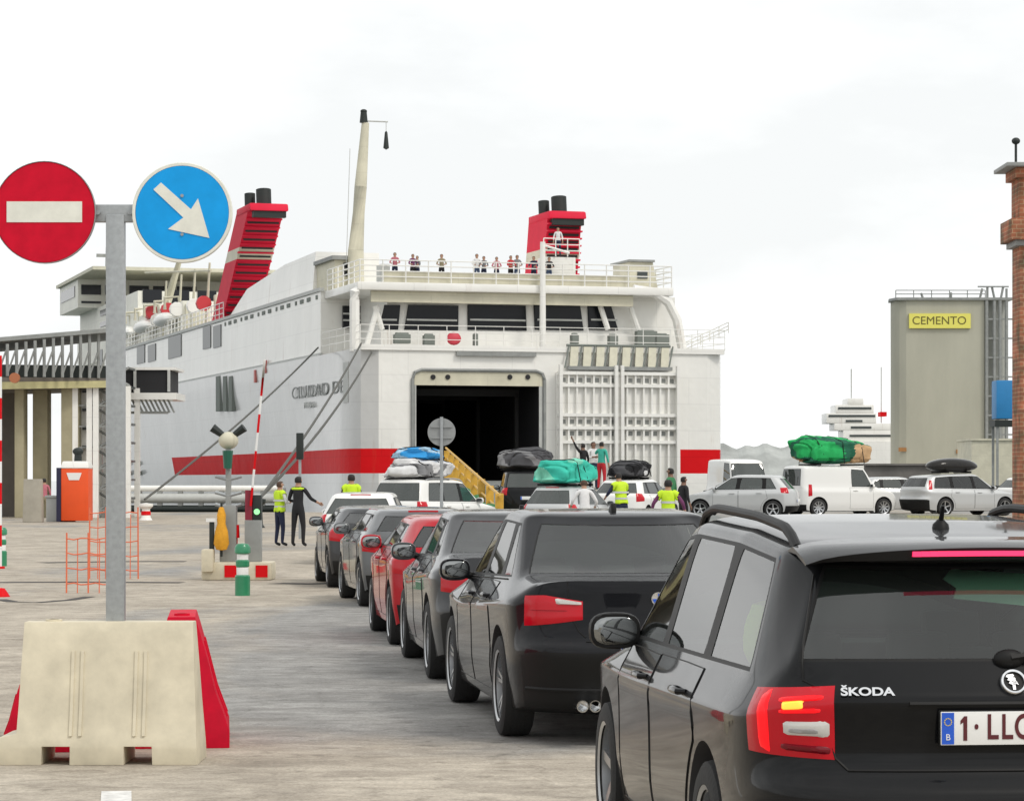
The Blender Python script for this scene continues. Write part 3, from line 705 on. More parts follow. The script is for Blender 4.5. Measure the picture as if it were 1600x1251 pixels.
g = MB(); yq = ys[-1]; g.b2((-90, yq - .4, -3.2), (110, yq + .35, -.02)); tag(g.build('quay_edge', M['concrete']), kind='structure')
mw = mat('sea_water', (.05, .075, .075), .08, var=.2, vscale=.02, bump=.5, bscale=.6)
g = MB(); g.add([(-3000, -300, -2.5), (3000, -300, -2.5), (3000, 9000, -2.5), (-3000, 9000, -2.5)], [(0, 1, 2, 3)]); tag(g.build('sea', mw), kind='structure')
# grooves in the concrete on the left, a scrap of white paint
M['groove'] = mat('groove_tar', (.055, .05, .045), .9, var=.3, vscale=2); M['roadpaint'] = mat('road_paint', (.72, .71, .68), .7, var=.3, vscale=12)
def gnd(x, y, lift=.004):
    d = FPX * CAM_H / (y - HOR); return Vector(((x - 800) * d / FPX, d, lift))
def strip(name, pts, wd, m, kind='structure'):
    vs = []; n = len(pts)
    for i, p in enumerate(pts):
        t = (pts[min(n - 1, i + 1)] - pts[max(0, i - 1)]).normalized(); nrm = Vector((-t.y, t.x, 0)) * wd / 2; vs += [p - nrm, p + nrm]
    b = MB(); b.add(vs, [(2 * i, 2 * i + 2, 2 * i + 3, 2 * i + 1) for i in range(n - 1)]); tag(b.build(name, m), kind=kind)
strip('expansion_joint', [gnd(-60, 910), gnd(130, 909), gnd(285, 910)], .45, M['groove'])
strip('expansion_joint', [gnd(66, 879), gnd(180, 877), gnd(290, 877)], .6, M['groove'])
strip('expansion_joint', [gnd(0, 936), gnd(20, 940), gnd(60, 941), gnd(110, 937), gnd(140, 932)], .18, M['groove'])
strip('expansion_joint', [gnd(430, 911), gnd(480, 912), gnd(520, 911)], .5, M['groove'])
strip('road_marking', [gnd(182, 1236), gnd(180, 1290)], .16, M['roadpaint'])
# breakwater and far quay
M['rock'] = mat('breakwater_stone', (.36, .375, .36), .95, var=.4, vscale=.12, bump=.6, bscale=.4)  # stone grey lightened so the colour carries the distance haze
b = MB(); random.seed(4)
prof = []
for i in range(60):
    x = px(1120, 749, 560).x + i * .9; prof.append((x, 8.6 + 1.2 * noise.noise(Vector((i * .3, 0, 0))) - (0 if i < 22 else (i - 22) * .22)))
for i in range(59):
    (x0, h0), (x1, h1) = prof[i], prof[i + 1]
    b.add([(x0, 540, -3), (x1, 540, -3), (x1, 558, h1 * .7), (x0, 558, h0 * .7), (x1, 566, h1), (x0, 566, h0), (x1, 600, -3), (x0, 600, -3)], [(0, 1, 2, 3), (3, 2, 4, 5), (5, 4, 6, 7)])
tag(b.build('breakwater', M['rock'], smooth=True), 'grey stone breakwater on the horizon right of the ferry stern', 'breakwater')
b = MB(); a = px(1300, 0, 330).x; b.b2((a, 325, -3.2), (a + 160, 420, 1.0)); tag(b.build('far_quay', M['concrete']), kind='structure')
# ------------------------------------------------------------------ ferry
M['ship_white'] = mat('ship_white', (.84, .83, .79), .42, coat=.3, var=.07, vscale=.35, streak=(1, 1, .25)); M['ship_shaded'] = mat('ship_white_shaded', (.56, .56, .55), .35, coat=.4, var=.10, vscale=.25, streak=(1, 1, .2))  # second white is darker: shade on the port flank put into its colour
M['ship_cream'] = mat('ship_cream', (.62, .59, .46), .55, var=.15, vscale=.8); M['ship_red'] = mat('ship_red', (.66, .004, .008), .55, var=.06, vscale=.5, spec=.15)
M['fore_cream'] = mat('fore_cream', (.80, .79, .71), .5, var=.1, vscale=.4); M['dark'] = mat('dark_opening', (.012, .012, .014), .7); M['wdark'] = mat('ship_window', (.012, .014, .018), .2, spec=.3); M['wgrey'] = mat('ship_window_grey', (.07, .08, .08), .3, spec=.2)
M['fun_red'] = mat('funnel_red', (.66, .012, .045), .6, var=.08, vscale=1, spec=.2); M['soot'] = mat('funnel_black', (.012, .018, .016), .6)
M['grey'] = mat('grey_paint_dull', (.28, .29, .28), .6, var=.2, vscale=2); M['beige'] = mat('beige_paint', (.60, .58, .46), .6, var=.12)
M['pale'] = mat('pale_grey', (.50, .51, .49), .6, var=.1); M['deck'] = mat('deck_green_grey', (.18, .20, .18), .8)
def weather(m, rust=.35, seam=.9):
    nt = m.node_tree; b = nt.nodes['Principled BSDF']; src = b.inputs['Base Color'].links[0].from_socket; tc = N(nt, 'ShaderNodeTexCoord')
    def ns(scale, st_, d=6):
        mp = N(nt, 'ShaderNodeMapping'); mp.inputs['Scale'].default_value = st_; n = N(nt, 'ShaderNodeTexNoise'); n.inputs['Scale'].default_value = scale; n.inputs['Detail'].default_value = d; n.inputs['Roughness'].default_value = .65
        nt.links.new(tc.outputs['Object'], mp.inputs[0]); nt.links.new(mp.outputs[0], n.inputs[0]); return n.outputs[0]
    def rng(x, a, c, lo, hi):
        r = N(nt, 'ShaderNodeMapRange'); [setattr(r.inputs[i], 'default_value', v) for i, v in zip((1, 2, 3, 4), (a, c, lo, hi))]; nt.links.new(x, r.inputs[0]); return r.outputs[0]
    mx = N(nt, 'ShaderNodeMixRGB'); mx.inputs[2].default_value = (.30, .16, .08, 1); mu = N(nt, 'ShaderNodeMath', operation='MULTIPLY')
    nt.links.new(rng(ns(1.6, (1, 1, .12)), .60, .75, 0, rust), mu.inputs[0]); nt.links.new(rng(ns(.35, (1, 1, 1), 3), .42, .62, 0, 1), mu.inputs[1]); nt.links.new(mu.outputs[0], mx.inputs[0]); nt.links.new(src, mx.inputs[1])
    br = N(nt, 'ShaderNodeTexBrick'); mp = N(nt, 'ShaderNodeMapping'); mp.inputs['Rotation'].default_value = (R(90), 0, 0); br.inputs['Scale'].default_value = .17; br.inputs['Mortar Size'].default_value = .005; br.inputs['Mortar Smooth'].default_value = .5
    sx = N(nt, 'ShaderNodeSeparateXYZ'); ad = N(nt, 'ShaderNodeMath', operation='ADD'); cx = N(nt, 'ShaderNodeCombineXYZ')
    nt.links.new(tc.outputs['Object'], sx.inputs[0]); nt.links.new(sx.outputs[0], ad.inputs[0]); nt.links.new(sx.outputs[1], ad.inputs[1]); nt.links.new(ad.outputs[0], cx.inputs[0]); nt.links.new(sx.outputs[2], cx.inputs[1]); nt.links.new(cx.outputs[0], br.inputs[0])
    br.inputs['Color1'].default_value = (1, 1, 1, 1); br.inputs['Color2'].default_value = (.985, .985, .98, 1); br.inputs['Mortar'].default_value = (seam, seam, seam, 1)
    m2 = N(nt, 'ShaderNodeMixRGB', blend_type='MULTIPLY'); m2.inputs[0].default_value = 1; nt.links.new(mx.outputs[0], m2.inputs[1]); nt.links.new(br.outputs[0], m2.inputs[2]); nt.links.new(m2.outputs[0], b.inputs['Base Color'])
    n2 = ns(.9, (1, 1, 1), 2); bp = N(nt, 'ShaderNodeBump'); bp.inputs['Strength'].default_value = .25; bp.inputs['Distance'].default_value = .15; nt.links.new(n2, bp.inputs['Height']); nt.links.new(bp.outputs[0], b.inputs['Normal'])
for q in ('ship_white', 'ship_shaded', 'ship_cream', 'ship_red', 'fore_cream'): weather(M[q], .6 if q != 'ship_red' else .2, .90)
SX, SY, SA = -8.45, 148.3, R(16.5); sC, sS = math.cos(SA), math.sin(SA)
def st(x, y, v=0.):                             # photo pixel -> (u, z) on the plane v of the ship
    k = (x - 800) / FPX; d = (v - sS * SX + sC * SY) / (sC - sS * k); return sC * (k * d - SX) + sS * (d - SY), CAM_H - (y - HOR) * d / FPX
def sd_(x, y, u=0.):                            # photo pixel -> (v, z) on the plane u of the ship
    k = (x - 800) / FPX; d = (u + sC * SX + sS * SY) / (sC * k + sS); return -sS * (k * d - SX) + sC * (d - SY), CAM_H - (y - HOR) * d / FPX
ferry = thing('ferry', 'large white car ferry with red stripe, two red funnels and open stern door', 'ferry', (SX, SY, 0), SA)
W = 21.5
zl = [-3.2, .0, 2.02, 3.36, 7.2, 8.75]; inn = [2.2, 1.5, .95, .7, .12, 0]
dl, dr_ = st(650, 0)[0], st(842, 0)[0]; dz = st(700, 602)[1]; sill = 1.5
def hull_loop(k):
    i = inn[k]; o = []
    def f(v): return i * min(1, max(0, (v - 4) / 14))
    left = [(1.3, 0), (.4, .38), (0, 1.3)] + [(f(v), v) for v in (4, 8, 12, 18, 26, 36, 48, 58, 64, 80)] + [(f(99), 108), (1.6 + i, 128), (4.5 + i * .6, 145), (8 + i * .3, 157), (W / 2, 165 - (5 - k) * .8)]
    right = [(W - u, v) for u, v in left[-2::-1]]
    return [(u, v, zl[k]) for u, v in left + right]
L_ = [hull_loop(k) for k in range(6)]; n = len(L_[0]); h = MB()
for k in range(5):
    for i in range(n - 1):
        v = (L_[k][i][1] + L_[k][i + 1][1]) / 2
        red = k == 2 and v < 63 and (i < 12 or i < n // 2 or v < 2)
        if k == 2 and i > n // 2 and v > 63: red = False
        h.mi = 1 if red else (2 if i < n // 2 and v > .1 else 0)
        h.add([L_[k][i], L_[k][i + 1], L_[k + 1][i + 1], L_[k + 1][i]], [(0, 1, 2, 3)])
rr0 = st(1058, 0)[0]
us = [1.3, dl, dr_, rr0, W - 1.3]; zs = [-3.2, 0, sill, 2.02, 3.36, dz, 8.75]
for i in range(4):
    for j in range(6):
        if i == 1 and zs[j] >= sill and zs[j + 1] <= dz + .01: continue
        h.mi = 1 if j == 3 and i in (0, 3) else 0
        h.add([(us[i], 0, zs[j]), (us[i + 1], 0, zs[j]), (us[i + 1], 0, zs[j + 1]), (us[i], 0, zs[j + 1])], [(0, 1, 2, 3)])
h.mi = 0; h.add(L_[5], [tuple(range(n))])
h.build('hull', [M['ship_white'], M['ship_red'], M['ship_shaded']], ferry, True, ang=30)
c = MB()   # car deck seen through the stern door
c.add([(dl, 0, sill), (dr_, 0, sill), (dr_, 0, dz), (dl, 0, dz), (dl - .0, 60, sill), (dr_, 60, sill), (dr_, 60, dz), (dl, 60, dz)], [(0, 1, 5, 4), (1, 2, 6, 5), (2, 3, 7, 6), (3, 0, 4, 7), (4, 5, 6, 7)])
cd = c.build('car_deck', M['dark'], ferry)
for i in range(5): MB().box((lerp(dl, dr_, .5), 4 + i * 8, dz - .25), (dr_ - dl, .35, .4)).box((dl + .12, 4 + i * 8, 4), (.2, .35, 5)).box((dr_ - .12, 4 + i * 8, 4), (.2, .35, 5)).build('deck_frame', mat('deck_frame_grey', (.03, .03, .03), .8), cd)
for x, y in ((766, 694), (726, 712)): u, z = st(x, y, 22); MB().ell((u, 22, z), (.22, .1, .17), 10, 6).build('deck_lamp', mat('deck_lamp', (.9, .9, .85), .4, emit=.35), cd, True)
f = MB()   # door frame, rounded top corners
u0, u1 = st(644, 0)[0], st(850, 0)[0]; zt_ = st(700, 578)[1]
pts = [(u0, -.1, sill), (u0, -.1, zt_ - .5), (u0 + .12, -.1, zt_ - .15), (u0 + .5, -.1, zt_), (u1 - .5, -.1, zt_), (u1 - .12, -.1, zt_ - .15), (u1, -.1, zt_ - .5), (u1, -.1, sill)]
f.tube(pts, .10, 6); f.build('door_frame', M['grey'], ferry, True)
b = MB(); b.b2((u0 + .1, -.06, dz), (u1 - .1, -.004, zt_ - .1)); lo = b.build('door_lintel', M['ship_cream'], ferry)
b = MB()
for x in (676, 699, 796, 824): u, z = st(x, 589); b.cyl((u, -.12, z), (u, -.02, z), .14, n=10)
b.build('lintel_lamp', M['dark'], lo)
b = MB(); b.b2((dl - .08, -.05, 2.0), (dl, -.003, dz)); b.b2((dr_, -.05, 1.5), (u1 - .1, -.003, dz)); b.build('door_jamb', M['pale'], ferry)
# stern ledges above the door
b = MB(); a0, a1 = st(712, 0)[0], st(836, 0)[0]; z = st(750, 555)[1]; b.b2((a0, -.25, z - .05), (a1, -.01, z + .18)); b.build('ledge', M['grey'], ferry)
b = MB(); b.b2((.3, -.12, 8.68), (W - .3, .3, 8.98)); b.build('bulwark', M['ship_white'], ferry)
# folded stern ramp on the right
ra0, ra1 = st(868, 0)[0], st(1056, 0)[0]; z0 = 1.2; z1 = st(900, 582)[1]
r_ = MB(); r_.b2((ra0, -.30, z0), (ra1, -.01, z1)); ramp = r_.build('stern_ramp', M['ship_white'], ferry, bevel=.03)
b = MB(); nrib = 15
for i in range(nrib): u = lerp(ra0 + .12, ra1 - .12, i / (nrib - 1)); b.b2((u - .05, -.52, z0 + .1), (u + .05, -.29, z1 - .1))
for y in (583, 602, 648, 668, 690): z = st(900, y)[1]; b.b2((ra0, -.58, z - .10), (ra1, -.28, z + .08))
b.build('ramp_rib', M['ship_white'], ramp)
b = MB()
for y in (594, 659, 677):
    z = st(900, y)[1]
    for i in range(nrib - 1):
        u = lerp(ra0 + .12, ra1 - .12, (i + .5) / (nrib - 1)); b.b2((u - .12, -.315, z - .12), (u + .12, -.297, z + .12))
b.build('ramp_slot', mat('slot_grey', (.26, .27, .26), .7), ramp)
b = MB()
for u in (lerp(ra0, ra1, .47), lerp(ra0, ra1, .52), ra0 + .1, ra1 - .1): b.b2((u - .09, -.75, z0), (u + .09, -.5, z1 + .4))
b.build('ramp_beam', M['ship_white'], ramp)
up = MB(); u0, u1 = st(884, 0)[0], st(1046, 0)[0]; za, zb = st(900, 578)[1], st(900, 541)[1]
up.b2((u0, -.5, za), (u1, -.12, za + .2)); ul = up.build('ramp_flap', M['grey'], ferry)
b = MB()
for i in range(8):
    u = lerp(u0, u1, (i + .5) / 8); w_ = (u1 - u0) / 8 * .5
    b.add([(u - w_ * .72, -.42, za + .2), (u + w_ * .45, -.42, za + .2), (u + w_ * .85, -.16, zb + .05), (u - w_ * .35, -.16, zb + .05), (u - w_ * .72, -.3, za + .2), (u + w_ * .45, -.3, za + .2), (u + w_ * .85, -.05, zb + .05), (u - w_ * .35, -.05, zb + .05)],
          [(0, 1, 2, 3), (7, 6, 5, 4), (0, 4, 5, 1), (1, 5, 6, 2), (2, 6, 7, 3), (3, 7, 4, 0)])
b.build('flap_slat', M['beige'], ul)
b = MB()
for i in range(9): u = lerp(u0, u1, i / 8); b.cyl((u - .2, -.45, za + .1), (u + .15, -.15, zb + .05), .05, n=6)
b.cyl((u0, -.14, zb + .05), (u1, -.14, zb + .05), .08, n=6); b.build('flap_rod', M['deck'], ul)
# superstructure
b = MB(); b.b2((.14, 9.2, 8.75), (W - .14, 96, 12.5)); b.b2((2.4, 2.5, 8.75), (19.2, 9.25, 12.0)); b.build('superstructure', M['ship_white'], ferry)
b = MB(); b.b2((.03, 9.0, 8.62), (.2, 96, 8.9)); b.b2((.03, 9.0, 12.42), (.3, 90, 12.62)); b.build('rubbing_strake', M['pale'], ferry)
b = MB(); v_ = 2.3; b.b2((2.0, v_, 8.8), (19.4, 2.52, 9.9)); b.build('window_sill_band', M['ship_white'], ferry)
for (a, c_, sl0, sl1) in ((592, 622, 10, 4), (632, 716, 7, 0), (731, 823, 0, 2), (836, 912, -2, 6), (920, 966, -2, 12)):
    u0, z0_ = st(a, 515, 2.4); u1, _ = st(c_, 515, 2.4); _, z1_ = st(a, 476, 2.4); k = (z1_ - z0_)
    ua, ub = st(a + sl0 * .9, 0, 2.4)[0], st(c_ - sl1 * (-1 if c_ < 800 else 1) * (1 if c_ > 800 else .8), 0, 2.4)[0]
    m = MB(); m.add([(u0, 2.40, z0_), (u1, 2.40, z0_), (ub, 2.33, z1_), (ua, 2.33, z1_)], [(0, 1, 2, 3)]); m.add([(u0, 2.49, z0_), (u1, 2.49, z0_), (ub, 2.49, z1_), (ua, 2.49, z1_)], [(3, 2, 1, 0)])
    wn = m.build('window', M['wdark'], ferry)
    zz = lerp(z0_, z1_, .40); MB().b2((u0 + .1, 2.26, zz - .05), (u1 - .1, 2.31, zz + .05)).build('window_bar', M['pale'], wn)
b = MB(); za = st(780, 473, 1.0)[1]; zb = st(780, 457, 1.0)[1] + .15
ul_, ur_ = st(548, 0, 1)[0], st(1000, 0, 1)[0]
ue = st(1052, 0, 1)[0]; b.b2((.35, .9, zb - .15), (ue, 9.15, zb + .30)); b.build('deck_overhang', M['ship_white'], ferry, bevel=.08)
b = MB(); b.b2((1.2, 1.3, za - .05), (ur_ - .3, 1.5, zb - .16)); b.build('overhang_fascia', M['ship_cream'], ferry)
# curved side frames of the open aft deck
for s0, pts in ((0, [(990, 452), (1022, 457), (1044, 472), (1058, 500), (1066, 545)]), (1, [(560, 455), (532, 456), (512, 468), (503, 500), (498, 548)])):
    P_ = [Vector((st(x, y, 1.2)[0], 1.2, st(x, y, 1.2)[1])) for x, y in pts]
    if s0: P_ = [Vector((max(.25, p.x), p.y, p.z)) for p in P_]
    MB().tube(P_, .28, 8).build('deck_frame', M['ship_white'], ferry, True)
for (a, b_, c_, d_) in ((597, 515, 586, 478), (573, 540, 590, 480), (985, 480, 1003, 532), (938, 478, 950, 515)):
    u0, z0_ = st(a, b_, 1.9); u1, z1_ = st(c_, d_, 1.9); MB().cyl((u0, 1.9, z0_), (u1, 1.9, z1_), .16, n=8).build('deck_stanchion', M['ship_white'], ferry, True)
b = MB(); u0, z0_ = st(536, 512, 8.9); u1, z1_ = st(566, 478, 8.9); b.b2((u0, 8.9, z0_), (u1, 9.15, z1_)); wn = b.build('window', M['wdark'], ferry)
MB().b2(((u0 + u1) / 2 - .06, 8.82, z0_), ((u0 + u1) / 2 + .06, 8.9, lerp(z0_, z1_, .6))).b2((u0, 8.82, lerp(z0_, z1_, .3)), (u1, 8.9, lerp(z0_, z1_, .38))).b2((u0, 8.82, lerp(z0_, z1_, .6)), (u1, 8.9, lerp(z0_, z1_, .68))).build('window_bar', M['pale'], wn)
random.seed(9)   # winches and gear on the aft mooring deck
for x, y, w_, h_ in ((630, 529, .9, .5), (672, 532, .6, .6), (745, 531, .2, .7), (900, 530, .4, .5), (960, 532, .5, .6), (1012, 528, 1.2, .8), (1035, 532, .9, .7)):
    u, z = st(x, y, .9); b = MB(); b.box((u, 1.2, z), (w_, .5, h_)); b.cyl((u - w_ * .4, 1.2, z + h_ * .3), (u + w_ * .4, 1.2, z + h_ * .3), .22, n=8); b.build('winch', M['deck'], ferry, bevel=.04)
b = MB(); u, z = st(709, 529, .5); b.ell((u, .5, z), (.42, .18, .36)); b.build('life_buoy', mat('buoy_red', (.6, .05, .08), .5), ferry, True)
def railing(parent, pts, h=1.05, n_bars=3, step=1.4, m='ship_white', r=.03, name='railing'):
    b = MB(); pts = [Vector(p) for p in pts]
    for k in range(n_bars): b.tube([p + Vector((0, 0, h * (k + 1) / n_bars)) for p in pts], r, 5)
    for a, c_ in zip(pts, pts[1:]):
        m_ = max(1, int((c_ - a).length / step))
        for i in range(m_ + 1): p = a.lerp(c_, i / m_); b.cyl(p, p + Vector((0, 0, h)), r * 1.1, n=5, caps=False)
    return b.build(name, M[m], parent, True)
railing(ferry, [(W - .2, 9, 8.9), (W - .2, .1, 8.9), (.3, .1, 8.9), (.2, 9, 8.9)], 1.15, 3, 1.6, r=.022)
railing(ferry, [(W + 0, 9, 8.9), (W + 0, .05, 9.9)], .6)
ztop = zb + .30
railing(ferry, [(ue - .1, 9, ztop), (ue - .1, 1.0, ztop), (.5, 1.0, ztop), (.5, 9, ztop)], 1.2, 4, 1.2, r=.035)
b = MB(); b.b2((st(600, 0, 1.2)[0], 1.25, ztop), (st(980, 0, 1.2)[0], 1.3, ztop + .65)); b.build('toe_board', M['ship_cream'], ferry)
b = MB(); u0, z0_ = st(596, 432, 1.1); u1, z1_ = st(611, 412, 1.1); b.b2((u0, 1.3, ztop), (u1, 2.3, z1_)); b.build('locker', M['pale'], ferry, bevel=.05)
b = MB(); u, _ = st(848, 0, .7); b.cyl((u, .7, 8.9), (u, .7, st(848, 378, .7)[1]), .19, .15, 10); b.tube([(u, .7, st(848, 383, .7)[1]), (u + 1.6, .9, st(848, 394, .7)[1])], .07, 6); b.build('derrick_post', M['ship_white'], ferry, True)
# upper deckhouses
b = MB(); b.b2((.75, 8.3, 12.5), (2.2, 13, st(525, 405, 8.3)[1])); b.build('deckhouse', M['ship_cream'], ferry, bevel=.05)
dh = ferry.children[-1]
u0 = .95; MB().b2((1.25, 8.24, 13.25), (1.6, 8.3, 13.55)).b2((1.25, 8.24, 13.7), (1.6, 8.3, 14.0)).build('window', M['wdark'], dh)
MB().b2((.55, 8.0, st(525, 405, 8.0)[1]), (2.35, 13, st(525, 399, 8.0)[1])).build('roof', M['grey'], dh)
b = MB(); u0, z0_ = st(984, 450, 3.0); u1, z1_ = st(1028, 410, 3.0)
b.add([(u0, 3, z0_), (u1, 3, z0_), (u1 - .3, 3, z1_), (u0, 3, z1_), (u0, 6, z0_), (u1, 6, z0_), (u1 - .3, 6, z1_), (u0, 6, z1_)], [(0, 1, 2, 3), (7, 6, 5, 4), (0, 4, 5, 1), (1, 5, 6, 2), (2, 6, 7, 3), (3, 7, 4, 0)])
dh = b.build('deckhouse', M['ship_cream'], ferry, bevel=.03); MB().b2((u0 - .1, 2.8, z1_), (u1 - .25, 6.2, z1_ + .12)).build('roof', M['grey'], dh)
MB().b2((u0 + .45, 2.94, z0_ + .55), (u0 + 1.05, 2.99, z0_ + .95)).build('window', M['wgrey'], dh)
# long casing below the port funnel, tapering forward
b = MB()
cs = [(13, 12.5, 15.0), (22, 12.5, 14.9), (34, 12.5, 14.2), (40, 12.5, 12.6)]
for (v0, a0, b0_), (v1, a1, b1_) in zip(cs, cs[1:]):
    b.add([(.5, v0, a0), (4.5, v0, a0), (4.5, v0, b0_), (.7, v0, b0_), (.5, v1, a1), (4.5, v1, a1), (4.5, v1, b1_), (.7, v1, b1_)], [(0, 1, 2, 3), (7, 6, 5, 4), (1, 5, 6, 2), (2, 6, 7, 3), (3, 7, 4, 0)])
b.build('casing', M['ship_white'], ferry)
b = MB()
for i in range(16):
    v = 10 + i * 1.9; b.b2((.10, v, 12.02 + .0), (.15, v + (.9 if i % 3 else .4), 12.26))
b.build('scupper_slot', M['deck'], ferry)
def funnel(u, v, zb_, zt2, wd=2.35, dp=4.2, rake=-6.2):
    hgt = zt2 - zb_; fb = MB()
    def ring(t, e=0, ec=0):
        z = lerp(zb_, zt2, t); o = rake * t
        return [(u - wd / 2 - e, v + o - dp / 2 + ec - e, z), (u + wd / 2 + e, v + o - dp / 2 + ec - e, z), (u + wd / 2 + e, v + o + dp / 2 + e, z), (u - wd / 2 - e, v + o + dp / 2 + e, z)]
    ts = [0, .56, .66, .88, 1.0]; mats = [0, 1, 0, 0]
    for k in range(4):
        fb.mi = mats[k]; a, b_ = ring(ts[k]), ring(ts[k + 1]); fb.add(a + b_, [(i, (i + 1) % 4, 4 + (i + 1) % 4, 4 + i) for i in range(4)])
    fb.mi = 0; fb.add(ring(0), [(3, 2, 1, 0)]); fb.add(ring(1), [(0, 1, 2, 3)])
    fo = fb.build('funnel', [M['fun_red'], M['ship_cream']], ferry)
    lv = MB(); lw = MB(); n_ = 13
    for i in range(n_):
        t = .03 + .84 * i / (n_ - 1); z = lerp(zb_, zt2, t); y = v + rake * t - dp / 2
        lw.b2((u - wd / 2 + .15, y - .04, z - .10), (u + wd / 2 - .12, y + .05 , z + .05))
        q = lv if not .56 < t < .68 else None
        (lv if q else lv).box((u, y - .22, z + .18), (wd + .05, .36, .10))
    lw.build('louvre_gap', M['soot'], fo); lv.build('louvre', M['fun_red'], fo)
    cp = MB(); z = zt2; y = v + rake
    cp.add([(u - wd / 2 - .05, y - dp / 2 - .6, z - .35), (u + wd / 2 + .15, y - dp / 2 - .6, z - .35), (u + wd / 2 + .15, y + dp / 2, z - .35), (u - wd / 2 - .05, y + dp / 2, z - .35),
            (u - wd / 2 - .05, y - dp / 2 - .4, z + .15), (u + wd / 2 + .15, y - dp / 2 - .4, z + .15), (u + wd / 2 + .15, y + dp / 2, z + .15), (u - wd / 2 - .05, y + dp / 2, z + .15)], [(0, 3, 2, 1), (4, 5, 6, 7), (0, 1, 5, 4), (1, 2, 6, 5), (2, 3, 7, 6), (3, 0, 4, 7)])
    cp.build('funnel_cap', M['fun_red'], fo, bevel=.12)
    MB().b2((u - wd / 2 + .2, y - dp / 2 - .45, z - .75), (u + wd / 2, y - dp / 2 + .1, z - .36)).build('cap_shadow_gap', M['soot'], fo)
    for du, dv, r_, hh in ((.1, -.6, .50, 1.15), (-.62, .4, .36, .95)):
        p_ = MB(); p_.lathe([(0, 0), (r_, 0), (r_, hh), (r_ * .86, hh), (r_ * .86, hh - .3), (0, hh - .3)], 18); fo2 = p_.build('exhaust_pipe', M['soot'], fo, True)
        fo2.location = (u + du, y + dv, z + .1); fo2.rotation_euler = (R(-8), 0, 0)
    return fo
funnel(1.45, 43.0, 12.3, 19.4, rake=-9.8); funnel(19.5, 27.8, 12.3, 18.75, wd=2.3, rake=-1.6)
# mast
mb = MB(); u0, z0_ = st(556, 392, 8); u1, z1_ = st(571, 192, 8)
mb.tube([(u0, 8, 12.5), (u0, 8, z0_), (lerp(u0, u1, .5), 8, lerp(z0_, z1_, .5)), (u1, 8, z1_)], [.50, .46, .36, .22], 12); mast = mb.build('mast', M['ship_cream'], ferry, True)
mb = MB(); mb.cyl((u1 - .1, 8, z1_), (u1 - .1, 8, z1_ + .6), .24, .18, 10); mb.ell((u1 - .1, 8, z1_ + .65), (.2, .2, .12)); mb.build('mast_lamp', M['soot'], mast, True)
ua, zc_ = st(606, 189, 8); mb = MB(); mb.cyl((u1, 8, z1_ + .1), (ua, 8, z1_ + .1), .045, n=6); mb.cyl((ua - .1, 8, z1_ + .1), (ua - .1, 8, z1_ - .4), .02, n=5); mb.cyl((u0 - .55, 8, 14), (u1 - .9, 8, z1_ - 1.5), .02, n=5); mb.build('mast_arm', M['pale'], mast, True)
mb = MB(); mb.lathe([(0, .0), (.08, -.1), (.17, -1.0), (.0, -1.1)], 10, 'z', (ua - .1, 8, z1_ - .4)); mb.build('signal_shape', M['soot'], mast, True)
# side windows, vents, name
for a, b_, c_, d_ in ((263, 283, 528, 556), (317, 329, 512, 543), (333, 345, 510, 541), (214, 226, 542, 566), (231, 243, 540, 563), (152, 160, 548, 575)):
    v0, z0_ = sd_(b_, d_, .1); v1, z1_ = sd_(a, c_, .1); MB().b2((.08, v0, z0_), (.13, v1, z1_)).build('window', M['wgrey'], ferry)
for a, b_ in ((338, 344), (349, 354), (358, 363)):
    v0, z0_ = sd_(b_, 642, .0); v1, z1_ = sd_(a, 588, .0); MB().b2((-.04, v0, z0_), (.3, v1, z1_)).build('vent', M['deck'], ferry)
va, z0_ = sd_(455, 616, 0); vb, _ = sd_(541, 612, 0); tw0 = max(v.co.x for v in textmesh('CIUDAD DE', 1.0).vertices) * 2; t = text('CIUDAD DE', 1.0, M['grey'], ferry, (-.02, (va + vb) / 2, z0_), 'ship_name', .02, (va - vb) / tw0 * .96, rot=(R(90), 0, R(-90)))
v0, z0_ = sd_(482, 633, 0); t = text('MELILLA', .5, M['pale'], ferry, (.0, v0, z0_), 'home_port', .02, 1.3, rot=(R(90), 0, R(-90)))
b = MB(); v0, z0_ = sd_(545, 628, 0); b.b2((-.05, v0, z0_), (.02, v0 + 1.2, z0_ + 2.2)); b.build('fairlead_plate', M['pale'], ferry)
b = MB(); random.seed(3)
for a, c_ in ((416, 575), (400, 590)): v0, z0_ = sd_(a, c_, 0); b.b2((-.05, v0, z0_ - .3), (.05, v0 + .5, z0_ + .5))
b.build('draught_mark', mat('mark_red', (.5, .12, .10), .5), ferry)
b = MB()
for x in (172, 190, 206, 222):
    v0, z0_ = sd_(x, 742, .9)
    for k in range(5): b.b2((.55, v0, z0_ + k * .8), (1.2, v0 + 1.4, z0_ + k * .8 + .3))
b.build('side_grating', M['deck'], ferry)
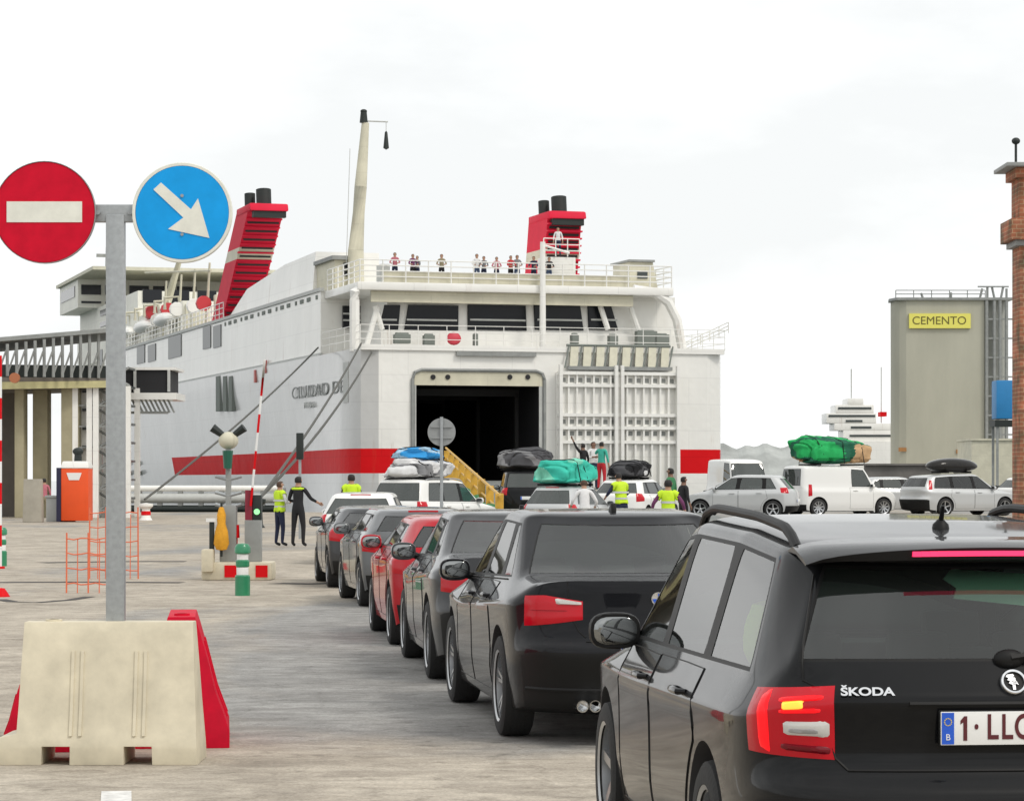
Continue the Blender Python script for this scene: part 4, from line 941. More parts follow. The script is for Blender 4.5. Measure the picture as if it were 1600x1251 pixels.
# forward decks, lifeboats, bridge
b = MB(); b.b2((1.2, 62, 12.5), (W - 1.2, 122, 15.2)); b.build('upper_deckhouse', M['fore_cream'], ferry)
b = MB(); b.b2((1.2, 84, 15.2), (W - 1.2, 120, 17.4)); bd = b.build('bridge_house', M['fore_cream'], ferry)
b = MB(); b.b2((-.6, 108, 17.4), (W + .6, 121, 20.0)); b2_ = b.build('bridge', M['fore_cream'], ferry); MB().b2((-.9, 96, 20.0), (W + .9, 121.6, 20.3)).build('roof', M['beige'], b2_)
for vv, z0_, z1_ in ((107.92, 18.6, 19.5), (107.92, 17.8, 18.0)):
    m = MB(); [m.b2((u, vv - .02, z0_), (u + 1.8, vv + .05, z1_)) for u in (-.3, 1.9, 4.1, 6.3, 8.5)]; m.build('window', M['wdark'], b2_)
m = MB(); [m.b2((u, 83.9, 16.4), (u + 1.6, 84.02, 17.5)) for u in (1.6, 3.9, 6.2)]; m.build('window', M['wdark'], bd)
for z0_, z1_, u0 in ((16.5, 17.0, 1.1), (15.5, 15.9, 1.1)):
    m = MB(); m.b2((1.12, 92, z0_), (1.25, 106, z1_)); m.build('window', M['wdark'], bd)
m = MB(); m.b2((-.66, 110, 18.5), (-.58, 120, 19.5)); m.build('window', M['wdark'], b2_)
for v in (66, 76, 86):
    lb = MB(); lb.ell((.5, v, 13.9), (.8, 3.0, .62), 14, 10, lambda p: Vector((p.x, p.y, p.z if p.z > 0 else p.z * .8))); o = lb.build('lifeboat', M['ship_white'], ferry, True)
    for q in (v - 2.4, v + 2.4): MB().tube([(1.6, q, 12.6), (1.2, q, 15.6), (.1, q, 15.5), (.1, q, 14.6)], .14, 6).build('davit', M['ship_cream'], ferry, True)
M['raft_red'] = mat('raft_red', (.55, .04, .05), .5)
for x, y, w_ in ((236, 488, 1.4), (262, 484, .6), (276, 483, .5), (246, 500, .5), (303, 478, .6), (318, 474, .5)):
    v0, z0_ = sd_(x, y, .8); MB().cyl((.8, v0 - w_ / 2, z0_), (.8, v0 + w_ / 2, z0_), .55, n=10).build('life_raft', M['raft_red'] if x in (236, 262, 318) else M['ship_white'], ferry, True)
railing(ferry, [(.25, 40, 12.6), (.25, 95, 12.6)], 1.1, 3, 1.5, r=.04)
random.seed(12)
for i in range(16):
    v = 44 + i * 2.6 + random.random(); hh = random.uniform(.8, 3.0); b = MB(); b.box((1.6 + random.random() * 1.5, v, 12.6 + hh / 2), (random.uniform(.4, 1.4), random.uniform(.5, 1.6), hh)); b.build('deck_gear', M['ship_cream'], ferry, bevel=.05)
b = MB()
v0, z0_ = sd_(262, 470, 2); v1, z1_ = sd_(281, 405, 2); b.cyl((2, v0, z0_), (2, v1, z1_), .35, .2, 8)
for v in (52, 58, 64, 71): b.cyl((1.2, v, 12.6), (1.2, v - 1.5, 17.2), .12, .08, 6)
b.tube([(1.2, 50, 16.6), (1.2, 62, 17.4), (1.2, 80, 18.6)], .08, 6); b.build('davit_mast', M['ship_cream'], ferry, True)
b = MB(); b.cyl((2, 108, 20.3), (2, 108, 23), .12, .06, 6); b.box((2, 108, 22.2), (1.8, .2, .3)); b.build('radar', M['grey'], ferry)
# ------------------------------------------------------------------ linkspan up to the stern door
M['ramp'] = mat('linkspan_steel', (.17, .18, .17), .8, var=.3, vscale=1); M['yellow'] = mat('rail_yellow', (.62, .36, .04), .5, var=.2, vscale=4); M['net_green'] = mat('net_green', (.06, .30, .10), .8, var=.3, vscale=3)
lk = thing('linkspan', 'steel vehicle ramp rising to the open stern door of the ferry', 'ramp')
A0, A1 = Vector((-.35, 84, .02)), Vector((-4.1, 147.4, 1.62)); B0, B1 = Vector((7.4, 84, rise(7.4, 84) + .02)), Vector((2.0, 149.5, 1.62)); dn = Vector((0, 0, -.5))
b = MB(); b.add([A0, B0, B1, A1, A0 + dn, B0 + dn, B1 + dn, A1 + dn], [(0, 1, 2, 3), (7, 6, 5, 4), (0, 4, 5, 1), (1, 5, 6, 2), (2, 6, 7, 3), (3, 7, 4, 0)]); b.build('ramp_deck', M['ramp'], lk)
b = MB(); P_ = [A0.lerp(A1, t) + Vector((0, 0, 1.15 + 1.1 * t)) for t in (0, .25, .5, .75)]; b.tube(P_, .05, 6); b.tube([p - Vector((0, 0, .45)) for p in P_], .04, 6); lr = b.build('guard_rail', M['yellow'], lk, True)
for i in range(9):
    p = A0.lerp(A1, .01 + i * .09); MB().box(p + Vector((0, 0, .62 + .04 * i)), (.26, .3, 1.2 + .08 * i)).build('rail_post', M['yellow'], lr, bevel=.03)
b = MB(); n_ = 16; ps = [A0.lerp(A1, .5 * i / n_) + Vector((-.12 + .08 * math.sin(i * 2.1), 0, 0)) for i in range(n_ + 1)]
b.add([p for p in ps] + [p + Vector((.0, 0, .75 + .1 * math.sin(i * 1.3))) for i, p in enumerate(ps)] , [(i, i + 1, n_ + 2 + i, n_ + 1 + i) for i in range(n_)])
o = b.build('debris_net', M['net_green'], lk); mo = o.modifiers.new('s', 'SOLIDIFY'); mo.thickness = .02
# ------------------------------------------------------------------ mooring lines
M['rope'] = mat('rope', (.10, .10, .09), .9)
def world(u, v, z): return Vector((SX + sC * u - sS * v, SY + sS * u + sC * v, z))
def rope(a, b_, r, sag, label, **k):
    pts = [a.lerp(b_, i / 16) - Vector((0, 0, sag * 4 * (i / 16) * (1 - i / 16))) for i in range(17)]
    o = MB().tube(pts, r, 6).build('mooring_rope', M['rope'], None, True); tag(o, label, 'rope', 'mooring ropes of the ferry')
v0, z0_ = sd_(497, 543, 0); rope(world(0, v0, z0_), px(226, 780, 116), .05, .3, 'thin mooring rope running far left from the ferry side to the quay')
u0, z0_ = st(556, 536, 0); rope(world(.4, .3, z0_), px(404, 781, 96), .06, .3, 'mooring rope dropping from the ferry corner to the quay, upper of the pair')
u0, z0_ = st(570, 548, 0); rope(world(.9, 0, z0_ - .1), px(400, 783, 96.5), .06, .5, 'slacker mooring rope beside its twin below the ferry corner')
# ------------------------------------------------------------------ covered walkway of the terminal, far left
M['col_beige'] = mat('pier_concrete', (.40, .36, .24), .85, var=.2, vscale=.8); M['brownroof'] = mat('walkway_brown', (.16, .14, .12), .8, var=.2, vscale=1); M['yel_edge'] = mat('walkway_edge', (.50, .46, .24), .6, var=.2, vscale=2)
wk = thing('elevated_walkway', 'raised passenger walkway on thick concrete piers leading to the ferry', 'walkway')
D = 118.
b = MB(); a, z1 = px(-160, 585, D).x, px(0, 587, D).z; c = px(166, 0, D).x; z0 = px(0, 606, D).z
b.add([(a, D, z0 - .1), (c, D + 3, z0 + .15), (c, D + 9, z0 + .15), (a, D + 9, z0 - .1), (a, D, z1), (c, D + 3, z1), (c, D + 9, z1), (a, D + 9, z1)], [(3, 2, 1, 0), (4, 5, 6, 7), (0, 1, 5, 4), (1, 2, 6, 5), (2, 3, 7, 6), (3, 0, 4, 7)]); b.build('deck_slab', M['brownroof'], wk)
b = MB(); b.add([(a, D - .08, z0 - .12), (c, D + 2.92, z0 + .12), (c, D + 2.92, z0 + .42), (a, D - .08, z0 + .2), (a, D - .01, z0 - .12), (c, D + 2.99, z0 + .12), (c, D + 2.99, z0 + .42), (a, D - .01, z0 + .2)], [(0, 1, 2, 3), (7, 6, 5, 4), (3, 2, 6, 7), (0, 4, 5, 1)]); b.build('edge_beam', M['yel_edge'], wk)
for xa, xb, dd in ((10, 25, 1.2), (39, 63, 2.2), (84, 111, 1.0), (-40, -20, 1.5)):
    p0, p1 = px(xa, 0, D + dd).x, px(xb, 0, D + dd).x; MB().b2((p0, D + dd + 1.9, 0), (p1, D + dd + 2.9, z0 + .1)).build('pier', M['col_beige'], wk, bevel=.05)
b = MB(); b.b2((a, D + 7.2, 0), (px(24, 0, D + 7).x, D + 7.6, z0)); b.build('back_wall', M['brownroof'], wk)
b = MB(); zr = px(0, 547, D).z
b.add([(a, D - .3, zr), (px(158, 0, D).x, D + 2.5, zr + .9), (px(158, 0, D).x, D + 8, zr + .9), (a, D + 8, zr), (a, D - .3, zr + .18), (px(158, 0, D).x, D + 2.5, zr + 1.08), (px(158, 0, D).x, D + 8, zr + 1.08), (a, D + 8, zr + .18)], [(3, 2, 1, 0), (4, 5, 6, 7), (0, 1, 5, 4), (1, 2, 6, 5), (2, 3, 7, 6), (3, 0, 4, 7)]); b.build('roof', M['grey'], wk)
b = MB()
for i in range(15):
    x = -30 + i * 13; p = px(x, 0, D); yy = D + (x / 166) * 3; b.cyl((p.x, yy + .2, z1), (p.x, yy + .2, zr + .1 + .9 * (x + 30) / 190), .07, n=6)
    b.cyl((p.x, yy + .2, z1 + .1), (p.x + .35, yy + .2, z1 + 1.1), .045, n=5)
b.build('roof_post', M['grey'], wk)
b = MB(); b.add([(a, D + .1, z1), (c, D + 3.1, z1), (c, D + 3.1, z1 + .55), (a, D + .1, z1 + .55), (a, D + .16, z1), (c, D + 3.16, z1), (c, D + 3.16, z1 + .55), (a, D + .16, z1 + .55)], [(0, 1, 2, 3), (7, 6, 5, 4), (3, 2, 6, 7)]); b.build('parapet', M['soot'], wk)
b = MB(); p = px(21, 590, D - .3); b.cyl((p.x, D + .12, p.z), (p.x, D - .12, p.z), .22, n=14); b.build('orange_roundel', mat('roundel_orange', (.40, .14, .06), .5), wk)
# gangway and its lattice tower
gw = thing('gangway', 'dark enclosed boarding gangway reaching the ferry side above a white beam', 'gangway')
p0, p1 = px(160, 613, 124), px(200, 578, 124); q0, q1 = px(198, 612, 124), px(266, 578, 124)
b = MB(); b.b2((p0.x, 124, p0.z), (q1.x, 127, q1.z)); b.build('cabin', M['dark'], gw)
b = MB(); b.b2((q0.x - .2, 123.9, q1.z), (q1.x + .25, 127.2, q1.z + .12)); b.b2((p0.x, 123.8, p0.z - .32), (q1.x + .3, 127.2, p0.z - .02)); b.build('white_beam', M['ship_white'], gw)
[MB().b2((px(x, 0, 124).x, 123.9, q0.z), (px(x, 0, 124).x + .12, 123.98, q1.z)).build('mullion', M['pale'], gw) for x in (209, 262)]
b = MB(); 
for i in range(9): x = px(205 + i * 7, 0, 124).x; b.cyl((x, 124.2, p0.z - .3), (x + .3, 124.2, p0.z - .9), .05, n=5)
b.cyl((px(203, 0, 124).x, 124.2, p0.z - .9), (px(262, 0, 124).x, 124.2, p0.z - .9), .06, n=5); b.build('truss', M['grey'], gw)
tw = thing('stair_tower', 'white lattice stair tower between the walkway piers and the sign post', 'stair tower')
b = MB(); xs_ = [px(x, 0, 121).x for x in (118, 140, 150, 178, 200)]; zt_ = px(0, 603, 121).z
for x in xs_:
    for y in (121, 124): b.b2((x - .12, y - .12, 0), (x + .12, y + .12, zt_))
b.build('frame_post', M['ship_white'], tw)
b = MB(); random.seed(2)
for i in range(7):
    z = .3 + i * .92; b.cyl((xs_[2], 121.2, z), (xs_[4], 121.4, z + .8), .06, n=5); b.cyl((xs_[4], 121.5, z), (xs_[2], 121.8, z + .8), .06, n=5); b.b2((xs_[0], 121.1, z), (xs_[4], 121.2, z + .07))
b.build('bracing', M['grey'], tw)
b = MB()
for i in range(8): z = .6 + i * .82; b.b2((xs_[0] + .2, 121.6, z), (xs_[1] - .2, 123.6, z + .12)); b.b2((xs_[3] - .2, 121.6, z + .2), (xs_[4], 123.4, z + .3))
b.build('stair_flight', M['wgrey'], tw)
b = MB(); b.b2((px(112, 0, 122).x, 121.9, 0), (px(141, 0, 122).x, 122.4, zt_ - .2)); b.build('panel', M['ship_white'], tw)
# quay-side pipes and fenders below the ferry's flank
fd = thing('quay_fender', 'long grey quay fender of stacked pipes under the ferry flank', 'fender')
x0, x1 = px(152, 0, 143).x, px(442, 0, 143).x
for y, r, m in ((763, .16, 'ship_white'), (778, .26, 'pale'), (795, .20, 'soot')): z = px(0, y, 143).z; MB().cyl((x0, 143.2, z), (x1, 143.2, z), r, n=12).build('pipe', M[m], fd, True)
[MB().b2((lerp(x0, x1, i / 9) - .12, 143.1, 0), (lerp(x0, x1, i / 9) + .12, 143.5, 1.25)).build('bracket', M['grey'], fd) for i in range(10)]
bo = thing('mooring_bollard', 'white mooring bollard with a red patch at the end of the thin rope', 'bollard', px(228, 803, 114).xy.to_3d())
b = MB(); b.lathe([(0, 0), (.28, 0), (.2, .12), (.17, .45), (.3, .58), (.3, .68), (0, .72)], 16); b.build('post', M['ship_white'], bo, True)
MB().lathe([(.19, .2), (.205, .22), (.195, .36), (.18, .38)], 16).build('red_band', M['ship_red'], bo, True)
bo = thing('mooring_bollard', 'dark mooring bollard holding the pair of ropes behind the booth', 'bollard', (px(402, 800, 96).x, 96, 0))
b = MB(); b.lathe([(0, 0), (.28, 0), (.2, .12), (.17, .75), (.3, .9), (.3, 1.0), (0, 1.05)], 16); b.build('post', M['soot'], bo, True)
# orange cabin and neighbours
p = px(115, 815, 109); oc = thing('portable_toilet', 'bright orange portable cabin with white lid and slot', 'cabin', (p.x, 109, 0))
M['orange'] = mat('cabin_orange', (.80, .085, .008), .5, var=.06, vscale=2); M['navy'] = mat('cabin_dark_side', (.015, .015, .05), .5)
b = MB(); b.b2((-.5, 0, .05), (.58, 1.2, 2.12)); b.build('cabin_wall', M['orange'], oc, bevel=.03)
b = MB(); b.b2((-.68, -.02, .02), (-.505, 1.1, 2.15)); b.build('side_panel', M['navy'], oc)
b = MB(); b.box((.04, .6, 2.27), (1.14, 1.25, .28), taper=.86); b.build('lid', M['ship_white'], oc, bevel=.05)
b = MB(); b.prism([(-.28, 1.95), (.32, 1.95), (.22, 1.66), (-.18, 1.66)], -.02, -.004); b.build('door_notice', M['plate_white'], oc)
b = MB(); b.cyl((.05, .8, 2.4), (.05, .8, 2.75), .16, .14, 10); b.ell((.05, .8, 2.8), (.22, .22, .16)); b.build('vent_cowl', M['soot'], oc, True)
p = px(52, 812, 108); b = MB(); b.box((0, 0, .85), (.75, .6, 1.7), taper=.9); o = b.build('concrete_block', M['concrete'], None, bevel=.04, loc=(p.x, 108, 0)); tag(o, 'pale upright concrete block left of the orange cabin', 'block')
p = px(70, 812, 110); b = MB(); b.b2((-.2, -.3, 0), (.9, .4, .95)); b.b2((-.25, -.35, .95), (.95, .45, 1.05)); o = b.build('bench', M['pale'], None, bevel=.03, loc=(p.x + .3, 110, 0)); tag(o, 'low pale counter between concrete block and orange cabin', 'counter')
# red and white pole at the left edge, green and white post below it
p = px(-4, 930, 52); pl = thing('barrier_pole', 'tall upright red and white striped pole at the left edge', 'barrier pole', (p.x, 52, 0))
for i in range(10): MB().cyl((0, 0, i * .40 + .02), (0, 0, i * .40 + .42), .085, n=12).build('stripe', M['ship_red'] if i % 2 else M['plate_white'], pl, True)
MB().cyl((0, 0, 0), (0, 0, .04), .14, n=12).build('foot', M['ship_red'], pl)
M['green'] = mat('bollard_green', (.02, .22, .10), .4, coat=.3, var=.1, vscale=5)
def green_bollard(x, y, label):
    d = FPX * CAM_H / (y - HOR); p = px(x, y, d); b0 = thing('bollard', label, 'bollard', (p.x, d, 0), 0, 'green and white bollards')
    MB().lathe([(0, 0), (.11, 0), (.11, .28), (.095, .30), (0, .30)], 18).build('base', M['green'], b0, True)
    MB().lathe([(.085, .30), (.088, .40), (.085, .41)], 18).build('reflective_band', M['plate_white'], b0, True)
    MB().lathe([(.085, .41), (.10, .43), (.10, .50), (.085, .52)], 18).build('collar', M['green'], b0, True)
    MB().lathe([(.085, .52), (.085, .60)], 18).build('reflective_band', M['plate_white'], b0, True)
    MB().lathe([(.085, .60), (.115, .62), (.115, .70), (.08, .75), (0, .76)], 18).build('cap', M['green'], b0, True)
green_bollard(379, 930, 'green and white bollard in front of the booth island'); green_bollard(2, 884, 'green and white bollard cut by the left edge')
b = MB(); b.lathe([(0, 0), (.13, 0), (.10, .05), (.05, .12), (0, .13)], 14); o = b.build('marker_dome', M['ship_red'], None, True, loc=px(2, 931, 39.5).xy.to_3d()); tag(o, 'small red dome on the ground at the left edge', 'marker')
# orange safety netting: two openwork barrier panels
M['net'] = mat('net_orange', (.72, .16, .07), .6)
def mesh_barrier(x0, x1, yb, yt, label, nx_, nz_):
    d = FPX * CAM_H / (yb - HOR); a, c = px(x0, yb, d), px(x1, yb, d); h = (yb - yt) * d / FPX; o = thing('mesh_barrier', label, 'barrier', (a.x, d, 0), 0, 'orange mesh barriers'); wd = c.x - a.x
    b = MB(); [b.cyl((wd * i / nx_, .0, 0), (wd * i / nx_ + .01 * math.sin(i * 3), .02, h * (1 if i % 2 == 0 else .9)), .013 if i % 2 == 0 else .008, n=5) for i in range(nx_ + 1)]; b.build('upright', M['net'], o)
    b = MB(); [b.tube([(wd * i / 6, .01, h * (k + .6) / nz_ + .015 * math.sin(i * 2 + k)) for i in range(7)], .010, 5) for k in range(nz_)]; b.build('strand', M['net'], o)
mesh_barrier(104, 172, 926, 832, 'low orange mesh barrier left of the sign post', 4, 4)
mesh_barrier(140, 216, 904, 792, 'taller orange mesh barrier straddling the sign post', 6, 5)
# ------------------------------------------------------------------ road signs on the water-filled barrier
M['galv'] = mat('galvanised', (.36, .38, .39), .5, .35, var=.15, vscale=30); M['sign_red'] = mat('sign_red', (.60, .006, .028), .5, spec=.12, var=.14, vscale=9)
M['sign_blue'] = mat('sign_blue', (.01, .34, .80), .5, spec=.15, var=.10, vscale=7); M['sign_white'] = mat('sign_white', (.76, .76, .68), .4, var=.12, vscale=9); M['sign_back'] = mat('sign_back', (.30, .31, .31), .5, .3, var=.12, vscale=6)
DS = 16.5; s_ = FPX / DS
sp = thing('sign_post', 'grey square post with a crossbar carrying the two round signs', 'post', (px(181, 0, DS).x, DS, 0))
zt_ = px(0, 328, DS).z; MB().b2((-.055, -.04, .25), (.055, .04, zt_ - .03)).build('post', M['galv'], sp, bevel=.008)
MB().b2((px(146, 0, DS).x - px(181, 0, DS).x, -.03, zt_ - .075), (px(214, 0, DS).x - px(181, 0, DS).x, .03, zt_ + .03)).build('crossbar', M['galv'], sp, bevel=.008)
b = MB()
for x in (-.10, .09): b.cyl((x, -.045, zt_ - .02), (x, .0, zt_ - .02), .014, n=8)
b.build('bolt', M['galv'], sp)
def disc(parent, r, y0, y1, m, name, n=56): return MB().lathe([(0, y0), (r - .004, y0), (r, y0 + .003), (r, y1), (0, y1)], n, 'y').build(name, m, parent, True, ang=30)
c = px(70, 332, DS - .06); sg = thing('no_entry_sign', 'round red no entry sign with a white bar', 'road sign', c)
disc(sg, .302, -.012, .01, M['sign_red'], 'disc'); b = MB(); b.b2((-.225, -.0165, -.060), (.225, -.0125, .064)); b.build('bar', M['sign_white'], sg)
MB().lathe([(.302, -.016), (.306, -.016), (.306, .016), (.298, .016)], 56, 'y').build('rim', M['sign_back'], sg, True)
c = px(285, 332.5, DS - .06); sg = thing('keep_right_sign', 'round blue sign with a white arrow pointing down to the right', 'road sign', c)
disc(sg, .280, -.014, .0, M['sign_blue'], 'disc'); MB().lathe([(.28, -.0145), (.296, -.0145), (.300, -.010), (.300, .016), (.28, .016)], 56, 'y').build('rim', M['sign_white'], sg, True)
ah = [(-44, -32), (-31, -44), (17, 2), (32, -22), (43, 42), (-24, 25), (4, 15)]
ah = [(-45, 36), (-33, 47), (14, 5), (25, 22), (43, -40), (-22, -26), (2, -8)]
b = MB(); b.prism([(x / s_ * .99, z / s_ * .99) for x, z in ah], -.0185, -.0145); b.build('arrow', M['sign_white'], sg)
b = MB(); b.cyl((0, -.022, .10), (0, -.012, .10), .010, n=8); b.build('bolt', M['galv'], sg); b = MB(); b.cyl((0, -.022, -.13), (0, -.012, -.13), .010, n=8); b.build('bolt', M['galv'], sg)
# water-filled road barriers
M['bar_white'] = mat('barrier_cream', (.63, .57, .43), .6, var=.20, vscale=4, bump=.15, bscale=8); M['bar_red'] = mat('barrier_red', (.60, .005, .030), .55, spec=.15, rvar=.2, var=.2, vscale=5)
def road_barrier(name, label, loc, rz, m, Lb=1.14, Lt=.98, H=.835, wb=.50, wt=.16, slots=True, skew=0):
    o = thing(name, label, 'barrier', loc, rz, 'plastic road barriers')
    b = MB(); nz_ = [(0, 1), (.13, .97), (.17, .86), (.30, .62), (.55, .34), (.80, .05), (1, 0)]
    xs = [-1, -.42 , -.40, -.23, -.21, .21, .23, .40, .42, 1]
    xs = [-1, -.80, -.55, -.52, -.27, -.25, .25, .27, .52, .55, .80, 1]; notch = {3: 1, 4: 1, 7: 1, 8: 1}
    rows = [0, .11, .13, .19, .22, .42, .66, .90, 1.0]
    def dep(t):
        pf = [(0, 1), (.13, 1), (.24, .86), (.42, .60), (.66, .38), (.90, .12), (1, 0)]
        for (a, da), (c_, dc) in zip(pf, pf[1:]):
            if t <= c_: return lerp(wb, wt, 1 - lerp(da, dc, (t - a) / (c_ - a)))
        return wt
    def pt(i, k, s):
        t = rows[k]; x = xs[i] * lerp(Lb, Lt, t) / 2
        if skew: x = lerp((-.603 + .05 * t) if t < .2 else lerp(-.492, -.464, t), lerp(.585, .54, t), (xs[i] + 1) / 2)
        y = dep(t) / 2
        gx = abs(xs[i]) > .24 and abs(xs[i]) < .30 and 0 < 1
        return (x, s * y, t * H)
    def solid(i, k): return not (slots and 2 <= k + 2 and k < 2 and i in (2, 3, 7, 8) and i in (2, 3, 7, 8)) if slots else True
    cut = (lambda i, k: slots and k < 2 and i in (2, 3, 7, 8)) 
    nX, nK = len(xs) - 1, len(rows) - 1
    for s in (-1, 1):
        for i in range(nX):
            for k in range(nK):
                if not cut(i, k): b.add([pt(i, k, s), pt(i + 1, k, s), pt(i + 1, k + 1, s), pt(i, k + 1, s)], [(0, 1, 2, 3)])
    for i in range(nX):
        b.add([pt(i, nK, -1), pt(i + 1, nK, -1), pt(i + 1, nK, 1), pt(i, nK, 1)], [(0, 1, 2, 3)])
        k = 2 if cut(i, 0) else 0; b.add([pt(i, k, -1), pt(i + 1, k, -1), pt(i + 1, k, 1), pt(i, k, 1)], [(0, 1, 2, 3)])
    for k in range(nK):
        for i in (0, nX): b.add([pt(i, k, -1), pt(i, k + 1, -1), pt(i, k + 1, 1), pt(i, k, 1)], [(0, 1, 2, 3)])
        if slots and k < 2:
            for i in (2, 4, 7, 9): b.add([pt(i, k, -1), pt(i, k + 1, -1), pt(i, k + 1, 1), pt(i, k, 1)], [(0, 1, 2, 3)])
    b.build('shell', m, o, bevel=.006)
    # upright ribs pressed into both faces
    for s in (-1, 1):
        for x in (-.165, -.11, .21, .265) if slots else (-.3, -.1, .1, .3):
            rb = MB(); z0, z1 = .17 * H / .83, .66 * H / .83
            y0, y1 = s * (dep(z0 / H) / 2 + .000), s * (dep(z1 / H) / 2 + .0)
            ym = s * (dep(.42) / 2)
            for (za, ya), (zb_, yb_) in (((z0, y0), (.42 * H, ym)), ((.42 * H, ym), (z1, y1))):
                rb.add([(x - .013, ya - s * .01, za), (x + .013, ya - s * .01, za), (x + .013, yb_ - s * .01, zb_), (x - .013, yb_ - s * .01, zb_), (x - .009, ya + s * .012, za), (x + .009, ya + s * .012, za), (x + .009, yb_ + s * .012, zb_), (x - .009, yb_ + s * .012, zb_)],
                       [(4, 5, 6, 7), (0, 4, 7, 3), (1, 2, 6, 5), (0, 1, 5, 4), (3, 7, 6, 2)])
            rb.build('rib', m, o)
    b = MB(); b.lathe([(.0, H - .01), (.05, H - .01), (.05, H + .012), (.035, H + .012)], 16, 'z', (-.3, 0, 0)); b.build('filler_cap', m, o, True)
    return o
BD = 16.45
road_barrier('road_barrier', 'cream plastic road barrier with two fork slots, the sign post rising behind it', (px(163, 0, BD).x, BD, 0), R(0), M['bar_white'], 1.13, .975, skew=.045)
road_barrier('road_barrier', 'red plastic road barrier seen end on, right of the cream barrier', (px(281, 0, 17.6).x, 17.75, 0), R(96), M['bar_red'], 1.1, 1.0, .82, .60, .17)
road_barrier('road_barrier', 'red plastic road barrier almost hidden behind the left of the cream barrier', (px(88, 0, 17.4).x, 17.45, 0), R(98), M['bar_red'], 1.0, .9, .42, .66, .44)
# ------------------------------------------------------------------ booth island with barrier arm and signal
def at(x, y): d = FPX * CAM_H / (y - HOR); return px(x, y, d)
isl = thing('traffic_island', 'low cream kerbed island with red and white painted sides', 'island', at(370, 906).xy.to_3d())
b = MB(); b.box((0, .35, .15), (1.18, .8, .30)); b.build('kerb_block', M['bar_white'], isl, bevel=.04)
for x in (-.1, .42): MB().box((x, -.058, .15), (.2, .012, .2)).build('red_marking', M['ship_red'], isl)
b = MB(); b.box((-.48, .0, .33), (.2, .3, .38)); b.build('end_block', M['bar_white'], isl, bevel=.03)
P0 = at(370, 906); dB = P0.y + .35
def bx(name, label, cat, x, y0, y1, w_, dp, m, d=dB, parts=None, group=None):
    p = px(x, y0, d); h = (y0 - y1) * d / FPX; o = thing(name, label, cat, (p.x, d, p.z), 0, group); MB().b2((-w_ / 2, -dp / 2, 0), (w_ / 2, dp / 2, h)).build('housing', m, o, bevel=.012); return o, h
o, h = bx('barrier_cabinet', 'dark grey barrier cabinet on the island with a red and black head', 'cabinet', 396, 877, 812, .27, .3, M['grey'])
b = MB(); b.b2((-.13, -.12, h), (-.01, .12, h + .5)); b.build('red_panel', mat('maroon', (.22, .01, .03), .5), o); b = MB(); b.b2((.0, -.13, h), (.14, .13, h + .42)); b.build('signal_box', M['soot'], o, bevel=.01)
b = MB(); b.cyl((.07, -.15, h + .14), (.07, -.13, h + .14), .05, n=12); b.build('green_lamp', mat('lamp_green', (.3, .9, .35), .3, emit=.6), o)
a_, c_ = px(393, 790, dB) - o.location + Vector((0, -.16, 0)), px(415, 562, dB) - o.location + Vector((0, -.16, 0)); b = MB()
for i in range(8): b.mi = (i + 1) % 2; b.cyl(a_.lerp(c_, i / 8), a_.lerp(c_, (i + 1) / 8), .020, n=8)
b.build('barrier_arm', [M['plate_white'], M['ship_red']], o, True)
o, h = bx('card_reader_post', 'grey post crowned by twin lamps and a pale cap in the middle of the island', 'post', 357, 877, 690, .09, .1, M['grey'])
b = MB(); b.b2((-.14, -.12, 0), (.14, .12, .95)); b.build('cabinet', M['grey'], o, bevel=.02)
b = MB(); b.ell((0, 0, h + .02), (.17, .14, .15), 14, 9); b.build('lamp_cap', M['ship_cream'], o, True)
b = MB(); [b.cyl((s * .08, 0, h + .10), (s * .27, -.03, h + .24), .05, .075, 8) for s in (-1, 1)]; b.build('twin_lamp', M['soot'], o, True)
b = MB(); b.cyl((0, -.12, h - .15), (0, -.12, h - .45), .09, .07, 8); b.build('green_signal', mat('signal_green', (.01, .10, .06), .4), o, True)
b = MB(); [b.tube([(-.22, 0, h - z), (0, -.02, h - z - .06), (.22, 0, h - z)], .035, 6) for z in (.58, .85, 1.05)]; b.build('bracket', M['galv'], o, True)
p = px(346, 860, dB - .3); o = thing('folded_parasol', 'yellow cloth-wrapped post leaning by the grey cabinet', 'wrapped post', p)
b = MB(); b.lathe([(0, 0), (.09, .02), (.13, .12), (.11, .32), (.07, .45), (.075, .6), (.04, .72), (0, .74)], 14); b.build('cloth', mat('yellow_cloth', (.72, .34, .02), .8, var=.2, vscale=8, bump=.5), o, True)
MB().cyl((0, 0, -.1), (0, 0, .8), .02, n=8).build('post', M['soot'], o)
o, h = bx('short_post', 'black short post at the left end of the island', 'post', 331, 873, 815, .08, .08, M['soot'], P0.y + .1); MB().b2((-.09, -.06, h), (.09, .06, h + .06)).build('white_cap', M['plate_white'], o)
p = px(370, 840, dB); b = MB(); b.cyl((0, 0, 0), (0, 0, .22), .05, .04, 10); b.cyl((0, 0, -.6), (0, 0, 0), .015, n=6); o = b.build('red_beacon', M['ship_red'], None, True, loc=p); tag(o, 'small red beacon between the yellow post and the cabinet', 'beacon')
